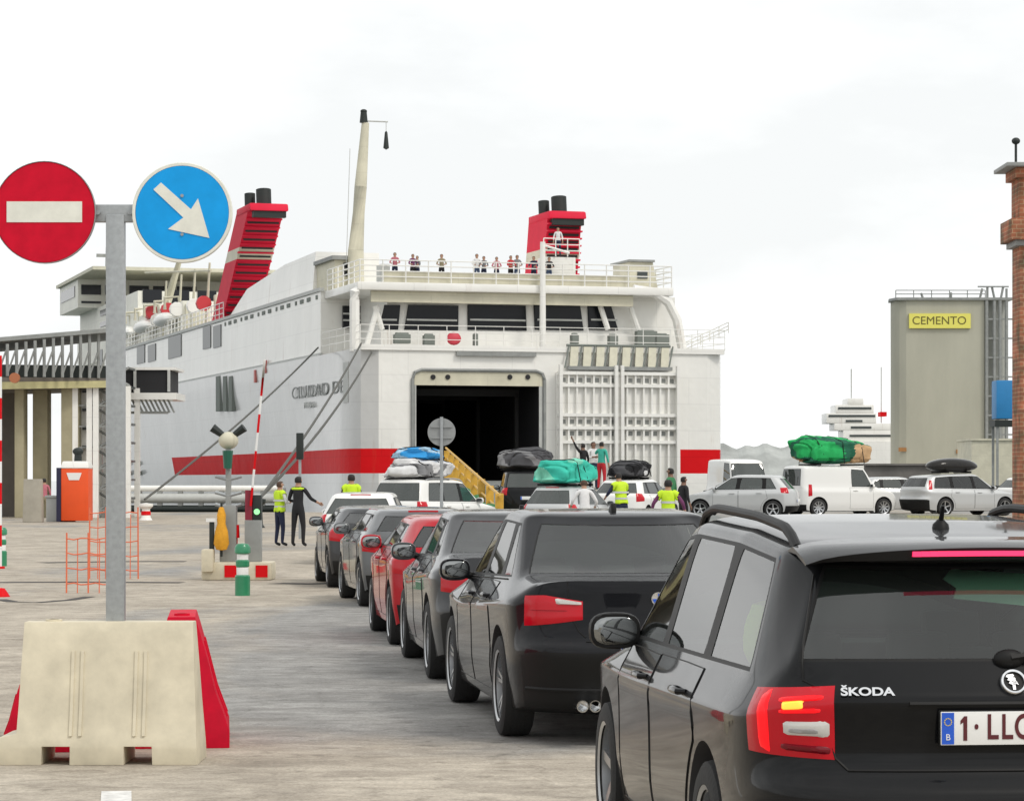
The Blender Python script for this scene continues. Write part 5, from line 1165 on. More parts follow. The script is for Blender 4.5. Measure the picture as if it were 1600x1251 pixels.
# thin signal posts nearer the ship, and the back of a round sign
p = px(453, 853, 72); o = thing('signal_post', 'thin dark signal post with a black lamp between rope and people', 'post', (p.x - .2, 78, 0))
MB().cyl((0, 0, 0), (0, 0, 2.3), .04, n=8).build('post', M['galv'], o); MB().b2((-.10, -.1, 2.25), (.10, .1, 3.0)).build('lamp_box', M['soot'], o, bevel=.02)
d = 60.; p = px(690, 675, d); o = thing('round_sign', 'grey back of a round road sign on a thin pole before the stern door', 'road sign', (p.x, d, 0)); zc = p.z
MB().lathe([(0, -.01), (.30, -.01), (.305, .0), (.305, .012), (0, .012)], 40, 'y', (0, 0, zc)).build('disc', M['sign_back'], o, True)
b = MB(); b.cyl((0, -.05, 0), (0, -.05, zc + .33), .035, n=10); b.build('pole', M['galv'], o, True); b = MB(); [b.box((0, -.03, zc + z), (.46, .03, .035)) for z in (-.12, .12)]; b.build('sign_rail', M['sign_back'], o)
# ------------------------------------------------------------------ right: brick tower, silo, far boat
def brick_mat():
    m = bpy.data.materials.new('brick'); m.use_nodes = True; nt = m.node_tree; b = nt.nodes['Principled BSDF']; tc = N(nt, 'ShaderNodeTexCoord')
    mp = N(nt, 'ShaderNodeMapping'); mp.inputs['Rotation'].default_value = (R(90), 0, 0); br = N(nt, 'ShaderNodeTexBrick'); br.inputs['Scale'].default_value = 2.6; br.inputs['Mortar Size'].default_value = .02
    br.inputs['Color1'].default_value = (.30, .13, .08, 1); br.inputs['Color2'].default_value = (.20, .10, .07, 1); br.inputs['Mortar'].default_value = (.34, .27, .20, 1)
    n = N(nt, 'ShaderNodeTexNoise'); n.inputs['Scale'].default_value = 2.5; n.inputs['Detail'].default_value = 8; mx = N(nt, 'ShaderNodeMixRGB', blend_type='OVERLAY'); mx.inputs[0].default_value = .9
    cr = N(nt, 'ShaderNodeValToRGB'); cr.color_ramp.elements[0].color = (.25, .3, .22, 1); cr.color_ramp.elements[1].color = (.85, .62, .5, 1); cr.color_ramp.elements[0].position = .35; cr.color_ramp.elements[1].position = .65
    nt.links.new(tc.outputs['Object'], mp.inputs[0]); nt.links.new(mp.outputs[0], br.inputs[0]); nt.links.new(tc.outputs['Object'], n.inputs[0]); nt.links.new(n.outputs[0], cr.inputs[0])
    nt.links.new(br.outputs[0], mx.inputs[1]); nt.links.new(cr.outputs[0], mx.inputs[2]); nt.links.new(mx.outputs[0], b.inputs['Base Color']); b.inputs['Roughness'].default_value = .9; return m
M['brick'] = brick_mat(); d = 62.; k = d / FPX
xc = 1668; bt = thing('brick_pillar', 'tall weathered red brick tower cut by the right edge', 'tower', (px(xc, 0, d).x + .16, d, 0)); zz = lambda y: CAM_H - (y - HOR) * k; hw = lambda x: (xc - x) * k
def blk(name, x, ya, yb, m, par=bt, bev=.01): a = hw(x); return MB().b2((-a, 0 - (a - hw(1583)), zz(ya) if ya < 2000 else 0), (a, 1.0 + (a - hw(1583)), zz(yb))).build(name, m, par, bevel=bev)
blk('shaft', 1583, 3000, 380, M['brick']); blk('band', 1567, 375, 342, M['brick']); blk('upper_shaft', 1582, 343, 275, M['brick']); blk('cornice', 1574, 278, 262, M['brick']); blk('cap', 1558, 262, 256, M['grey']); blk('band_shadow_course', 1575, 384, 374, M['grey'])
b = MB(); b.prism([(-hw(1583) + .02 + i * .0, 0) for i in range(0)] or [(-.35, zz(350)), (.35, zz(350)), (.35, zz(300)), (.2, zz(286)), (0, zz(282)), (-.2, zz(286)), (-.35, zz(300))], -.02, .05); b.build('blind_arch', M['grey'], bt)
b = MB(); p = px(1600, 212, d) - bt.location; b.cyl((p.x, 1, zz(256)), (p.x, 1, p.z), .03, n=6); b.ell((p.x, 1, p.z), (.10, .10, .08)); b.build('floodlight', M['soot'], bt, True)
M['silo'] = mat('silo_render', (.44, .43, .35), .8, var=.2, vscale=.12, streak=(1, 1, .3)); M['silo_grey'] = mat('silo_grey', (.33, .34, .31), .8, var=.12, vscale=.2)
d = 350.; k = d / FPX; si = thing('cement_silo', 'big olive grey cement silo block with a yellow lettered sign', 'silo', (px(1470, 0, d).x, d, 1.0)); X_ = lambda x: (x - 1470) * k; Z_ = lambda y: CAM_H - (y - HOR) * k - 1.0
b = MB(); pts = [(X_(1398), 3), (X_(1400), 1.2), (X_(1406), .4), (X_(1416), 0), (X_(1538), 0), (X_(1538), 5), (X_(1400), 5)]; b.prism(pts, 0, Z_(468), 'xy'); b.build('silo_wall', M['silo'], si)
b = MB(); b.prism([(X_(1539), .8), (X_(1556), .2), (X_(1570), 1.2), (X_(1578), 3), (X_(1578), 5), (X_(1539), 5)], 0, Z_(466), 'xy'); b.build('silo_drum', M['silo_grey'], si)
b = MB(); b.prism([(X_(1393), 2.5), (X_(1400), -.4), (X_(1582), -.4), (X_(1582), 5.5), (X_(1397), 5.5)], Z_(469), Z_(465), 'xy'); b.build('roof_slab', M['grey'], si)
railing(si, [(X_(1400), .2, Z_(465)), (X_(1540), .2, Z_(465))], .95, 2, 2.2, 'grey', .06)
b = MB(); [b.cyl((X_(x), 1, Z_(466)), (X_(x + dx), 1, Z_(y)), .16, n=5) for x, dx, y in ((1533, 4, 450), (1545, 0, 446), (1556, -4, 448), (1566, 4, 446), (1575, 0, 450), (1444, -3, 457), (1488, 0, 456))]; b.b2((X_(1530), .8, Z_(448)), (X_(1578), 1.2, Z_(446))); b.build('roof_conveyor', M['grey'], si)
b = MB(); [b.cyl((X_(x), -.3, 0), (X_(x), -.3, Z_(470)), .22, n=6) for x in (1541, 1553, 1562, 1572)]; [b.b2((X_(1541), -.4, Z_(y)), (X_(1581), -.2, Z_(y) + .2)) for y in (500, 530, 560, 590, 620, 650, 680)]; b.build('pipework', M['grey'], si)
b = MB(); b.b2((X_(1420), -.35, Z_(513)), (X_(1516), -.05, Z_(490))); sb = b.build('name_board', mat('sign_yellow', (.78, .72, .14), .5), si)
t = text('CEMENTO', 1.45, mat('sign_ink', (.14, .12, .02), .6), sb, (X_(1467), -.36, (Z_(513) + Z_(490)) / 2), 'lettering', .02, 1.02)
b = MB(); [b.box((X_(x), -.1, Z_(y)), (1.0, .12, .5)) for x, y in ((1410, 702), (1500, 705))]; b.build('rust_patch', mat('rust', (.35, .17, .06), .8), si)
o = thing('blue_hopper', 'blue loading hopper on legs between silo and brick tower', 'hopper', (px(1577, 0, 300).x, 300, 1.0)); k3 = 300 / FPX; Z3 = lambda y: CAM_H - (y - HOR) * k3 - 1
b = MB(); b.b2((-1.4, 0, Z3(654)), (1.8, 3, Z3(594))); b.build('tank', mat('hopper_blue', (.02, .22, .50), .5, var=.1, vscale=.5), o, bevel=.1); b = MB(); b.b2((-1.6, -.2, Z3(666)), (1.9, 3.2, Z3(656))); b.build('frame', M['soot'], o)
b = MB(); [b.b2((x, y, 0), (x + .25, y + .25, Z3(664))) for x in (-1.4, 1.5) for y in (0, 2.7)]; b.build('leg', M['grey'], o)
b = MB(); b.b2((px(1518, 0, 320).x, 320, 1), (px(1640, 0, 320).x, 330, px(0, 688, 320).z)); b.b2((px(1516, 0, 320).x, 319.8, px(0, 688, 320).z), (px(1642, 0, 320).x, 330.2, px(0, 685, 320).z)); o = b.build('warehouse', M['ship_cream'], None); tag(o, 'low pale warehouse at the foot of the silo, right side', 'building')
b = MB(); b.b2((px(1352, 0, 150).x, 150, -3), (px(1470, 0, 150).x, 150.6, px(0, 727, 150).z)); b.b2((px(1351, 0, 150).x, 149.8, px(0, 727, 150).z), (px(1471, 0, 150).x, 150.8, px(0, 724, 150).z)); o = b.build('harbour_wall', mat('wall_grey', (.16, .15, .14), .85, var=.3, vscale=1), None); tag(o, 'dark grey harbour wall below the silo', 'wall')
d = 430.; k = d / FPX; yt_ = thing('motor_yacht', 'white ship far off between breakwater and silo', 'ship', (px(1340, 0, d).x, d, -2.5)); X4 = lambda x: (x - 1340) * k; Z4 = lambda y: CAM_H - (y - HOR) * k + 2.5
b = MB(); b.prism([(X4(1300), Z4(690)), (X4(1312), 0), (X4(1400), 0), (X4(1404), Z4(690))], 0, 8, 'xz'); b.build('hull', M['ship_white'], yt_)
for x0, x1, ya, yb in ((1318, 1403, 690, 672), (1304, 1403, 672, 661), (1292, 1370, 661, 645), (1306, 1366, 645, 632), (1325, 1350, 632, 622)):
    MB().b2((X4(x0), .4, Z4(ya)), (X4(x1), 7.6, Z4(yb))).build('deck_tier', M['ship_white'], yt_, bevel=.1)
b = MB(); [b.b2((X4(x0), .3, Z4(y) - .12), (X4(x1), .42, Z4(y) + .22)) for x0, x1, y in ((1295, 1368, 650), (1310, 1362, 638), (1328, 1396, 681), (1330, 1362, 668), (1322, 1348, 658))]; b.build('window', M['wgrey'], yt_)
b = MB(); b.cyl((X4(1334), 3, Z4(622)), (X4(1334), 3, Z4(575)), .12, n=5); b.cyl((X4(1381), 3, Z4(660)), (X4(1381), 3, Z4(572)), .10, n=5); b.build('mast', M['pale'], yt_); b = MB(); b.b2((X4(1377), 1, Z4(650)), (X4(1387), 4, Z4(643))); b.build('flag', M['ship_red'], yt_)
# ------------------------------------------------------------------ people
M['skin'] = mat('skin', (.42, .24, .16), .6); M['skin_dark'] = mat('skin_dark', (.22, .12, .08), .6); M['hair'] = mat('hair_black', (.012, .010, .009), .7, bump=.3, bscale=80); M['hair_brown'] = mat('hair_brown', (.07, .035, .02), .7)
M['hivis'] = mat('hi_vis_yellow', (.56, .80, .02), .7, var=.1, vscale=10, bump=.3, bscale=12); M['reflect'] = mat('reflective_grey', (.55, .56, .55), .4)
CL = {k: mat('cloth_' + k, c, .85, var=.15, vscale=9, bump=.3, bscale=15) for k, c in dict(navy=(.012, .018, .05), black=(.012, .012, .014), white=(.72, .72, .72), teal=(.05, .42, .32), red=(.5, .02, .03), grey=(.2, .2, .21), pink=(.5, .16, .2), khaki=(.3, .26, .17), purple=(.16, .04, .12), jeans=(.05, .08, .15), shoe=(.02, .02, .02), green=(.04, .2, .08)).items()}
def person(label, loc, rz=0, h=1.75, shirt='white', legs='navy', hair='hair', skin='skin', vest=False, arms=None, lean=0, headturn=0, stance=.10, group=None, sleeve=True, step=0):
    """one skinned body; arms = ((elbow, wrist), (elbow, wrist)) for left and right, in metres for a 1.75 m figure, facing +y"""
    k = h / 1.75; root = thing('person', label, 'person', loc, rz, group)
    arms = arms or [((-.25, -.02, 1.14), (-.26, .06, .90)), ((.25, -.02, 1.14), (.26, .06, .90))]
    J = {}; def_ = {}
    ln = R(lean)
    def up(p):
        x, y, z = p; dz = z - .93; return (x, y + dz * math.sin(ln), .93 + dz * math.cos(ln))
    V, E_, Rr, tagm = [], [], [], []
    def v(p, r, q=None): V.append(Vector(p) * k); Rr.append((r * k, (q or r) * k)); return len(V) - 1
    pel = v((0, 0, .95), .135, .115); w_ = v(up((0, 0, 1.10)), .125, .10); ch = v(up((0, .0, 1.28)), .150, .110); sh = v(up((0, 0, 1.42)), .10, .085); nk = v(up((0, .0, 1.50)), .056); hd0 = v(up((0, .015, 1.575)), .070, .078); hd1 = v(up((0, .012, 1.655)), .080, .092); hd2 = v(up((0, .0, 1.71)), .055, .062)
    E_ += [(pel, w_), (w_, ch), (ch, sh), (sh, nk), (nk, hd0), (hd0, hd1), (hd1, hd2)]
    ends = []
    for s, (el, wr) in zip((-1, 1), arms):
        a = v(up((s * .165, 0, 1.415)), .062); b_ = v(up(el), .046); c = v(up(wr), .030); dr = (Vector(wr) - Vector(el)).normalized(); pm = v(up(Vector(wr) + dr * .07), .036, .020)
        E_ += [(sh, a), (a, b_), (b_, c), (c, pm)]; ends.append((Vector(up(wr)) * k, Vector(up(Vector(wr) + dr * .07)) * k, s))
    for s in (-1, 1):
        hp = v((s * .085, 0, .88), .098); kn = v((s * (stance + .01), .02 + s * step, .50), .062); an = v((s * (stance + .02), -.02 + s * step * 1.4, .10), .042); to = v((s * (stance + .035), .13 + s * step * 1.4, .045), .042, .034)
        E_ += [(pel, hp), (hp, kn), (kn, an), (an, to)]
    me = bpy.data.meshes.new('body'); me.from_pydata([tuple(p) for p in V], E_, []); o = bpy.data.objects.new('tmp', me); COL.objects.link(o)
    sk = o.modifiers.new('k', 'SKIN'); sk.use_smooth_shade = True
    for i, q in enumerate(me.skin_vertices[0].data): q.radius = Rr[i]; q.use_root = i == 0
    ss = o.modifiers.new('s', 'SUBSURF'); ss.levels = ss.render_levels = 2
    m2 = bake(o); bm = bmesh.new(); bm.from_mesh(m2)
    # fingers and thumb, a nose and ears
    f = MB()
    for wr, pm, s in ends:
        dr = (pm - wr).normalized(); sd = dr.cross(Vector((0, 1, 0))); sd = (sd if sd.length > .2 else dr.cross(Vector((0, 0, 1)))).normalized(); pn = dr.cross(sd).normalized()
        for i, L0 in enumerate((.068, .078, .072, .056)):
            b0 = pm + sd * (.027 - .018 * i) * k; f.tube([b0 - dr * .015 * k, b0 + dr * L0 * .5 * k, b0 + dr * L0 * .85 * k + pn * .012 * k, b0 + dr * L0 * k + pn * .028 * k], [.010 * k, .009 * k, .008 * k, .006 * k], 6)
        b0 = wr + dr * .025 * k; f.tube([b0 + sd * .02 * k, b0 + sd * .045 * k + dr * .03 * k, b0 + sd * .05 * k + dr * .062 * k + pn * .01 * k], [.012 * k, .010 * k, .007 * k], 6)
    hc = Vector(up((0, .012, 1.64))) * k; f.ell(hc + Vector((0, .098, -.005)) * k, (.014 * k, .022 * k, .02 * k), 8, 6); [f.ell(hc + Vector((s * .084, -.005, -.005)) * k, (.012 * k, .022 * k, .03 * k), 8, 6) for s in (-1, 1)]
    nb = len(bm.faces); vs_ = [bm.verts.new(p) for p in f.v]
    for q in f.f:
        try: bm.faces.new([vs_[i] for i in q])
        except ValueError: pass
    bm.faces.ensure_lookup_table(); sh_z = Vector(up((0, 0, 1.47))).z * k
    handp = [(wr, s) for wr, pm, s in ends]; elp = [Vector(up(a_[0])) * k for a_ in arms]
    neckc = Vector(up((0, 0, 1.50))) * k; headc = hc; axis = Vector((0, math.sin(ln), math.cos(ln)))
    for i, fc in enumerate(bm.faces):
        c = fc.calc_center_median(); fc.smooth = True; m_ = 1
        if i >= nb: m_ = 0
        elif (c - neckc).dot(axis) > -.015 * k and (c - headc).length < .24 * k: m_ = 0
        elif any((c - wr).length < .10 * k and (c - wr).length < (c - e).length for (wr, s), e in zip(handp, elp)): m_ = 0
        elif (not sleeve) and any((c - e).length < .14 * k or (c - (e + wr) / 2).length < .14 * k for (wr, s), e in zip(handp, elp)): m_ = 0
        elif c.z < .10 * k: m_ = 3
        elif c.z < .97 * k and abs(c.x) < .24 * k and not any((c - (e.lerp(wr, t))).length < .065 * k for (wr, s), e in zip(handp, elp) for t in (0, .25, .5, .75, 1)): m_ = 2
        fc.material_index = m_
    # hair cap and vest are their own pieces
    def shell(name, test, off, m, thick=.012):
        fs = [q for q in bm.faces if q.index < nb and test(q.calc_center_median(), q.normal)]
        if not fs: return
        vm, vv, ff = {}, [], []
        for q in fs:
            for u in q.verts:
                if u not in vm: vm[u] = len(vv); vv.append(tuple(u.co + u.normal * off * k))
            ff.append([vm[u] for u in q.verts])
        sm = bpy.data.meshes.new(name); sm.from_pydata(vv, [], ff); sm.materials.append(m); shade(sm, 60); so_ = link(name, sm, root); md = so_.modifiers.new('t', 'SOLIDIFY'); md.thickness = thick * k; md.offset = 1; return so_
    bm.normal_update(); bm.faces.index_update(); bm.verts.ensure_lookup_table()
    shell('hair', lambda c, n_: (c - headc).length < .2 * k and ((c - headc).dot(axis) > .045 * k or ((c - headc).y < -.012 * k and (c - headc).dot(axis) > -.055 * k)), .006, M[hair], .016)
    if vest:
        bs = [Vector(up((0, 0, z))) * k for z in (1.0, 1.1, 1.2, 1.3, 1.4)]
        vo = shell('high_visibility_vest', lambda c, n_: (c - neckc).dot(axis) < -.03 * k and c.z > .93 * k and min(Vector((c.x * .78, c.y - b.y, c.z - b.z)).length for b in bs) < .175 * k, .016, M['hivis'])
    if vest:
        for zb_ in (1.06, 1.22):
            c0 = Vector(up((0, 0, zb_))) * k; vb = [v_.co for v_ in vo.data.vertices if abs(v_.co.z - c0.z) < .03 * k]
            if len(vb) > 6:
                rx_, ry_ = max(abs(q.x) for q in vb), max(abs(q.y - c0.y) for q in vb)
                MB().lathe([(1.0, -.025 * k), (1.0, .025 * k)], 24).build('reflective_band', M['reflect'], root, True, loc=c0).scale = (rx_ + .02 * k, ry_ + .02 * k, 1)
    mi = [q.material_index for q in bm.faces]
    bm.to_mesh(m2); bm.free(); m2.materials.clear()
    for q in (M[skin], CL[shirt], CL[legs], CL['shoe']): m2.materials.append(q)
    m2.polygons.foreach_set('material_index', mi); shade(m2, 70); link('body', m2, root)
    return root
# ------------------------------------------------------------------ the rest of the queue and the cars by the ramp
car('hatch', 'grey_paint', 'dark grey hatchback just ahead of the red hatchback', -1.09, 36.0, 9, 1, opts=(rl(.72, .95), opt_high_brake()), hz=-.12)
car('hatch', 'dark_grey_paint', 'black hatchback between the grey hatchback and the white car', -1.95, 42.4, 8, 1, opts=(rl(.72, .95), opt_high_brake()), hz=-.16)
car('hatch', 'white_paint', 'white hatchback with dark rear window at the head of the left queue', -3.02, 54.0, -2, 1, opts=(rl(.80, 1.0, 30, 62), opt_high_brake()), gl='glass_dark')
# loads
LOADC = dict(blue=(.04, .30, .66), paleblue=(.35, .52, .66), white=(.66, .66, .66), teal=(.05, .50, .38), mint=(.22, .62, .46), green=(.02, .36, .10), dgreen=(.02, .12, .07), tan=(.55, .36, .20), black=(.015, .015, .017), grey=(.20, .20, .205), dgrey=(.07, .07, .075), red=(.5, .02, .05), navy=(.02, .03, .09))
LM = {k: mat('load_' + k, c, .8, var=.18, vscale=4, bump=.25, bscale=6, spec=.2) for k, c in LOADC.items()}
def bundle(name, label, cat, loc, rz, size, cols, seed=0, strap=True, flat=.35, group='roof loads', rack=True):
    o = thing(name, label, cat, loc, rz, group); x, y, z = size
    bm = bmesh.new(); bmesh.ops.create_icosphere(bm, subdivisions=5, radius=1)
    for v in bm.verts:
        c = v.co.copy(); q = Vector([math.copysign(abs(a) ** .6, a) for a in c]); n_ = noise.noise(c * 1.3 + Vector((seed, 0, 0))) * .24 + noise.noise(c * 2.8 + Vector((0, seed, 0))) * .10 + noise.noise(c * 7 + Vector((0, 0, seed))) * .032
        n_ -= .10 * max(0, 1 - abs((c.y * 3) % 1 - .5) * 9)
        p = q * (1 + n_); p.z = p.z if p.z > 0 else p.z * flat
        v.co = Vector((p.x * x / 2, p.y * y / 2, (p.z + flat) * z / (1 + flat)))
    zmin = min(v.co.z for v in bm.verts)
    for v in bm.verts: v.co.z -= zmin
    for f_ in bm.faces:
        f_.smooth = True; c = f_.calc_center_median(); t = noise.noise(Vector((c.x / x, c.y / y, c.z / z)) * 1.5 + Vector((seed * 3.1, 1, 2))) * .9 + .42
        f_.material_index = max(0, min(len(cols) - 1, int(t * len(cols))))
    me = bpy.data.meshes.new('cover'); bm.to_mesh(me); bvh = BVHTree.FromBMesh(bm); bm.free()
    for c in cols: me.materials.append(LM[c])
    link('cover', me, o)
    if strap:
        for yy in (-.28, .02, .3):
            pts = []
            for i in range(13):
                xx = lerp(-x * .52, x * .52, i / 12); h_ = bvh.ray_cast(Vector((xx, yy * y, 5)), Vector((0, 0, -1)))[0]
                pts.append(Vector((xx, yy * y, (h_.z if h_ else .02) + .01)))
            MB().tube(pts, .016, 5).build('strap', LM['black'], o, True)
    if rack:
        for yy in (-.3, .3): MB().b2((-x * .45, yy * y - .03, -.05), (x * .45, yy * y + .03, .01)).build('rack_bar', M['trim'], o)
    return o
def on_roof(c, y, dz=.05, dx=0):                # point above a vehicle's roof in world space
    root, bvh, p = c; h_ = bvh.ray_cast(Vector((dx, y, 4)), Vector((0, 0, -1)))[0]
    a = root.rotation_euler.z; v = Matrix.Rotation(a, 3, 'Z') @ Vector((dx, y, h_.z + dz)); return root.location + v, a
SUV = car('suv', 'white_paint', 'white off-road car turning to the ramp with a blue and white roof load', -3.2, 73.5, -30, 1, gl='glass_dark', opts=(rl(.85, 1.1, 30, 62), opt_roof_rails(.6, 2.7, .66, .05, 'steel')), group='loaded cars by the ramp')
l, a = on_roof(SUV, 1.3, .02); bundle('roof_load', 'wide white cloth roof load on the turning off-road car', 'luggage', l, a, (1.45, 1.8, .52), ['white', 'grey', 'white', 'white'], 1)
l2 = l + Vector((0, .1, .50)); bundle('roof_load', 'bright blue bundle lying on top of the white roof load', 'luggage', l2, a + .3, (1.25, 1.3, .34), ['blue', 'blue', 'paleblue', 'blue'], 2, rack=False)
TE = car('hatch', 'silver_paint', 'pale hatchback under a teal bundle left of the white-shirted man', .90, 76.5, -24, 1, gl='glass_dark', z=0, hz=.08, opts=(rl(.75, 1.0, 28, 62), opt_high_brake()), group='loaded cars by the ramp')
l, a = on_roof(TE, 1.5); bundle('roof_load', 'lumpy teal and mint bundle on the pale hatchback', 'luggage', l, a, (1.35, 1.9, .66), ['teal', 'teal', 'mint'], 5)
CR = car('hatch', 'white_paint', 'white hatchback under a black bundle right of the teal bundle', 3.0, 81.5, -22, 1, gl='glass_dark', opts=(rl(.75, 1.0, 28, 62),), group='loaded cars by the ramp')
l, a = on_roof(CR, 1.4); bundle('roof_load', 'low black bundle on the white hatchback behind the vest wearers', 'luggage', l, a, (1.05, 1.5, .46), ['black', 'dgrey', 'black', 'white'], 8)
RP = car('suv', 'black_paint', 'black off-road car climbing the ramp under a grey tarpaulin load', .55, 94, 3, 1, gl='glass_dark', z=.30, opts=(rl(.85, 1.1, 30, 62),), group='loaded cars by the ramp')
l, a = on_roof(RP, 1.7); bundle('roof_load', 'big grey tarpaulin load in front of the stern door', 'luggage', l, a, (1.8, 2.4, .70), ['dgrey', 'grey', 'dgrey'], 11)
l, a = on_roof(RP, -.0 + .6); bundle('roof_load', 'small dark red bag at the foot of the tarpaulin load', 'luggage', l + Vector((.75, -.5, -.1)), a, (.5, .4, .25), ['red', 'red'], 14, strap=False, rack=False)
car('hatch', 'silver_paint', 'silver hatchback facing left, beside the white van', 9.85, 94.6, 74, 1, gl='glass_dark', opts=(rl(.85, 1.05, 40, 66, c=(.3, .7)),), group='cars waiting on the right', hz=.06)
VAN = car('van', 'white_paint', 'white panel van loaded with a green roof bundle', 9.95, 99.0, -66, 1, gl='glass_dark', opts=(rl(.72, 1.15, 56, 72),), group='cars waiting on the right', cat='van', name='parked_van')
l, a = on_roof(VAN, 1.75); bundle('roof_load', 'huge green and tan bundle overhanging the white van roof', 'luggage', l, a, (1.7, 2.9, .92), ['green', 'green', 'dgreen', 'tan'], 21)
WG = car('wagon', 'silver_paint', 'silver estate car with a black roof box, right of the van', 14.35, 99.5, -62, 1, gl='glass', opts=(rl(.95, 1.3, 48, 66),), group='cars waiting on the right')
l, a = on_roof(WG, 1.9, .10); o = thing('roof_box', 'glossy black roof box on the silver estate car', 'roof box', l, a, 'roof loads')
b = MB(); b.ell((0, 0, .17), (.44, 1.1, .30), 20, 12, lambda v: Vector((math.copysign(.42 * (abs(v.x) / .42) ** .7, v.x), v.y, v.z * (1 if v.z > 0 else .75)))); b.build('shell', M['black_paint'], o, True); b = MB(); [b.b2((-.5, y - .03, -.08), (.5, y + .03, -.01)) for y in (-.5, .5)]; b.build('rack_bar', M['trim'], o)
car('hatch', 'white_paint', 'white hatchback at the far right in front of the brick tower', 19.6, 109, -50, 0, gl='glass_dark', opts=(rl(.85, 1.05, 40, 66),), group='cars waiting on the right')
car('van', 'white_paint', 'tall white van facing the camera between ferry and green bundle', 8.95, 117, 197, 0, gl='glass_dark', group='cars waiting on the right', cat='van', name='parked_van', hz=.35)
car('hatch', 'silver_paint', 'grey hatchback half hidden between the white van and the silver estate', 13.1, 107, -75, 0, gl='glass_dark', group='cars waiting on the right')
# safety vest behind the estate car's side glass; added sheet imitates a tailgate reflection
l = EST[0].location + Matrix.Rotation(EST[0].rotation_euler.z, 3, 'Z') @ Vector((-.665, .90, 1.10))
b = MB(); b.ell((0, 0, 0), (.10, .17, .14), 14, 10, lambda v: v * (1 + .2 * noise.noise(v * 22))); o = b.build('folded_vest', M['hivis'], None, True, loc=l); tag(o, 'crumpled yellow safety vest behind the rear side window of the estate car', 'vest')
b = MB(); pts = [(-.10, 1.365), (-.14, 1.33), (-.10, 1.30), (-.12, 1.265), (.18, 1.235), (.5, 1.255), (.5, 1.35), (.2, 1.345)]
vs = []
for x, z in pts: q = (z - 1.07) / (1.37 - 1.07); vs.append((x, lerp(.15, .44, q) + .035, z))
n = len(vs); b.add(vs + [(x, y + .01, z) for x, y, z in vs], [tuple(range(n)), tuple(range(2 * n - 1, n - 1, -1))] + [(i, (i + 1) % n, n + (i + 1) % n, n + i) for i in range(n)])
o = b.build('reflection_sheet', mat('reflection_mint', (.50, .95, .70), .7), None); o.location = EST[0].location; o.rotation_euler = EST[0].rotation_euler; tag(o, 'pale mint green sheet added as a reflection in the tailgate glass of the estate car', 'painted reflection')
# ------------------------------------------------------------------ people on the quay
def pp(x, d, ztop=None): return Vector(((x - 800) * d / FPX, d, rise((x - 800) * d / FPX, d)))
hang = lambda s: ((s * .25, -.02, 1.14), (s * .26, .06, .90))
fold = lambda s: ((s * .27, .06, 1.16), (s * .06, .26, 1.18))
person('person in yellow safety vest and dark trousers, arms bent, left of the man in black', pp(437, 69), R(-55), 1.66, 'white', 'navy', 'hair_brown', vest=True, arms=[fold(-1), fold(1)], step=.02)
person('person in black uniform with yellow shoulders, hand out, next to the queue', pp(466, 68.6), R(-20), 1.78, 'black', 'black', arms=[((-.26, .02, 1.15), (-.14, .24, 1.10)), ((.30, .10, 1.18), (.40, .32, 1.08))], stance=.12)
yo = MB(); yo.ell((0, 0, 1.45), (.2, .10, .055), 16, 8); pr = [o for o in COL.objects if o.get('label', '').startswith('person in black uniform')][0]; yo.build('yellow_collar', M['hivis'], pr, True)
person('person in yellow vest standing beyond the white hatchback', pp(549, 70), R(10), 1.84, 'black', 'navy', vest=True)
person('man in white shirt with his back turned, beside the teal bundle', pp(914, 67), R(8), 1.69, 'white', 'jeans', 'hair_brown', arms=[((-.30, .06, 1.18), (-.32, .25, 1.02)), ((.32, .06, 1.16), (.30, .28, 1.0))], lean=12)
person('person in yellow vest leaning between the two loaded hatchbacks', pp(972, 72), R(30), 1.80, 'navy', 'navy', vest=True, arms=[((-.30, .10, 1.2), (-.25, .34, 1.1)), ((.30, .10, 1.2), (.25, .34, 1.1))], lean=14)
person('broad person in yellow vest, back to the camera, at the nose of the silver hatchback', pp(1044, 60), R(-5), 1.70, 'purple', 'black', vest=True, arms=[((-.33, .0, 1.2), (-.38, .12, .98)), ((.33, 0, 1.2), (.38, .12, .98))], stance=.14)
person('dark haired person in green top behind the broad vest wearer', pp(1048, 77), R(60), 1.83, 'green', 'black', skin='skin_dark')
person('shorter dark haired person in black right of the one in green', pp(1068, 74), R(-60), 1.64, 'black', 'black', skin='skin_dark')
def rz_(x, d): 
    t = (d - 84) / 63.2; return lerp(.02, 1.62, t)
g_ = 'people on the platform by the ramp'
def pr_(label, x, d, **k): p = pp(x, d); p.z = 1.30; return person(label, p, group=g_, **k)
b = MB(); c0, c1 = px(890, 0, 101).x, px(956, 0, 101).x; b.b2((c0, 98.2, .2), (c1, 103.2, 1.18)); b.b2((c0 - .05, 98.1, 1.18), (c1 + .05, 103.3, 1.30)); o = b.build('loading_platform', M['concrete'], None, bevel=.02); tag(o, 'low concrete platform under three people behind the teal bundle', 'platform')
pr_('person in black with one arm flung up on the platform', 911, 100, rz=R(40), h=1.72, shirt='black', legs='black', skin='skin_dark', arms=[((-.30, .05, 1.60), (-.42, .10, 1.86)), hang(1)])
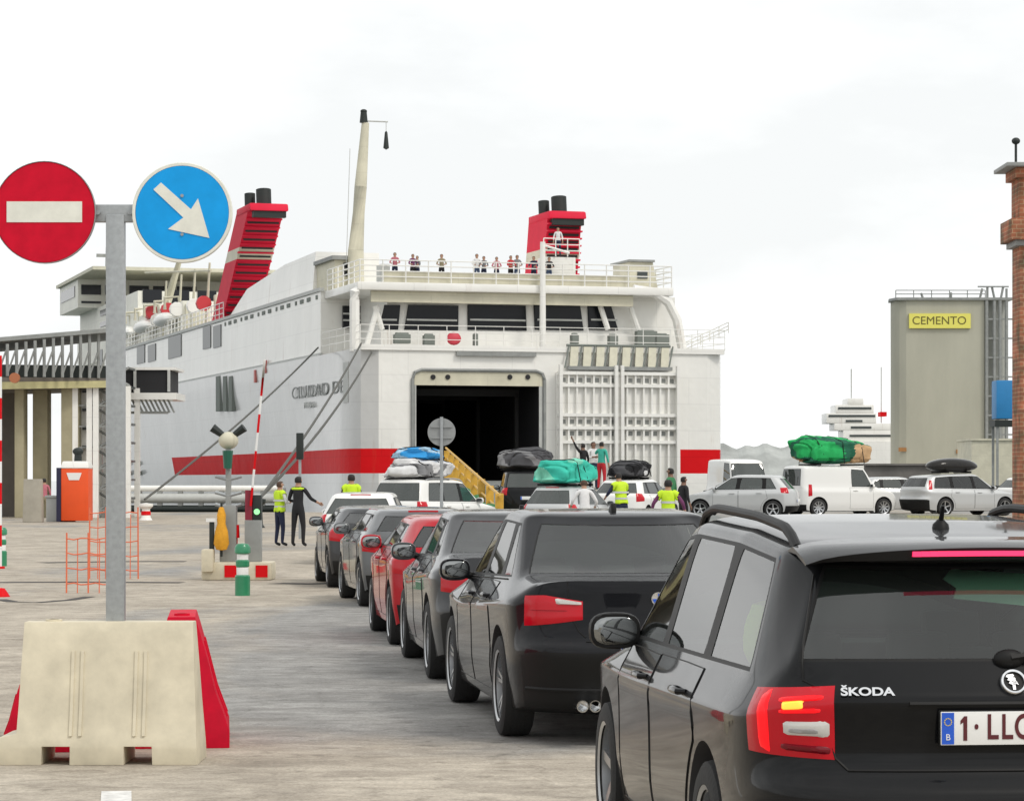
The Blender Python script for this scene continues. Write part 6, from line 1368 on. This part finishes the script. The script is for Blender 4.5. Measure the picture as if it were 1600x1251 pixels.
pr_('person in white shirt in the middle of the platform group', 927, 102, rz=R(200), h=1.80, shirt='white', legs='navy', skin='skin_dark', arms=[fold(-1), fold(1)])
pr_('person in teal shirt and red trousers at the right of the platform group', 940, 99, rz=R(-30), h=1.76, shirt='teal', legs='red', arms=[((-.30, .1, 1.3), (-.25, .3, 1.42)), hang(1)])
person('distant person in pink top near the concrete block', pp(69, 113), R(20), 1.75, 'pink', 'khaki')
# passengers along the aft rail of the ferry's top deck
zd = ztop; random.seed(6)
pas = [(617, 'pink', 'hair_brown', 0), (645, 'purple', 'hair', 20), (652, 'grey', 'hair', -30), (690, 'khaki', 'hair_brown', 0), (745, 'white', 'hair', 10), (756, 'grey', 'hair', -10), (776, 'pink', 'hair', 0), (798, 'red', 'hair_brown', 30), (808, 'grey', 'hair', 0), (834, 'navy', 'hair', -20), (858, 'black', 'hair', 0)]
desc = ['person in pink at the deck locker', 'person in purple left of a grey-clad one', 'person in grey touching the purple-clad one', 'lone small person in khaki', 'person in white below the pole lamp', 'person in grey beside the white-clad one', 'person in pink between two pairs', 'person in red, left of a pair', 'person in grey beside the red-clad one', 'person in navy left of the derrick post', 'person in black right of the derrick post']
for (x, c, hr, t), dsc in zip(pas, desc):
    u, _ = st(x, 420, 1.9); w3 = world(u, 1.9, zd); person(dsc + ' on the ferry top deck', w3, R(180 + t), random.uniform(1.55, 1.75), c, random.choice(['navy', 'black', 'jeans']), hr, arms=[((-.28, .12, 1.16), (-.2, .32, 1.12)), ((.28, .12, 1.16), (.2, .32, 1.12))], group='passengers on the ferry deck')
u, z = st(872, 402, 2.6)
person('person in white and dark shorts standing high before the right funnel', world(u, 2.6, z), R(180), 1.7, 'white', 'navy', 'hair_brown', group='passengers on the ferry deck')
b = MB(); b.b2((-.9, -.7, ztop), (.9, .7, z - .02)); o = b.build('lookout_step', M['ship_white'], ferry, loc=(u, 2.9, 0))
railing(ferry, [(u - 1, 2.1, z), (u + 1.1, 2.1, z)], 1.0, 3, .6, r=.03)
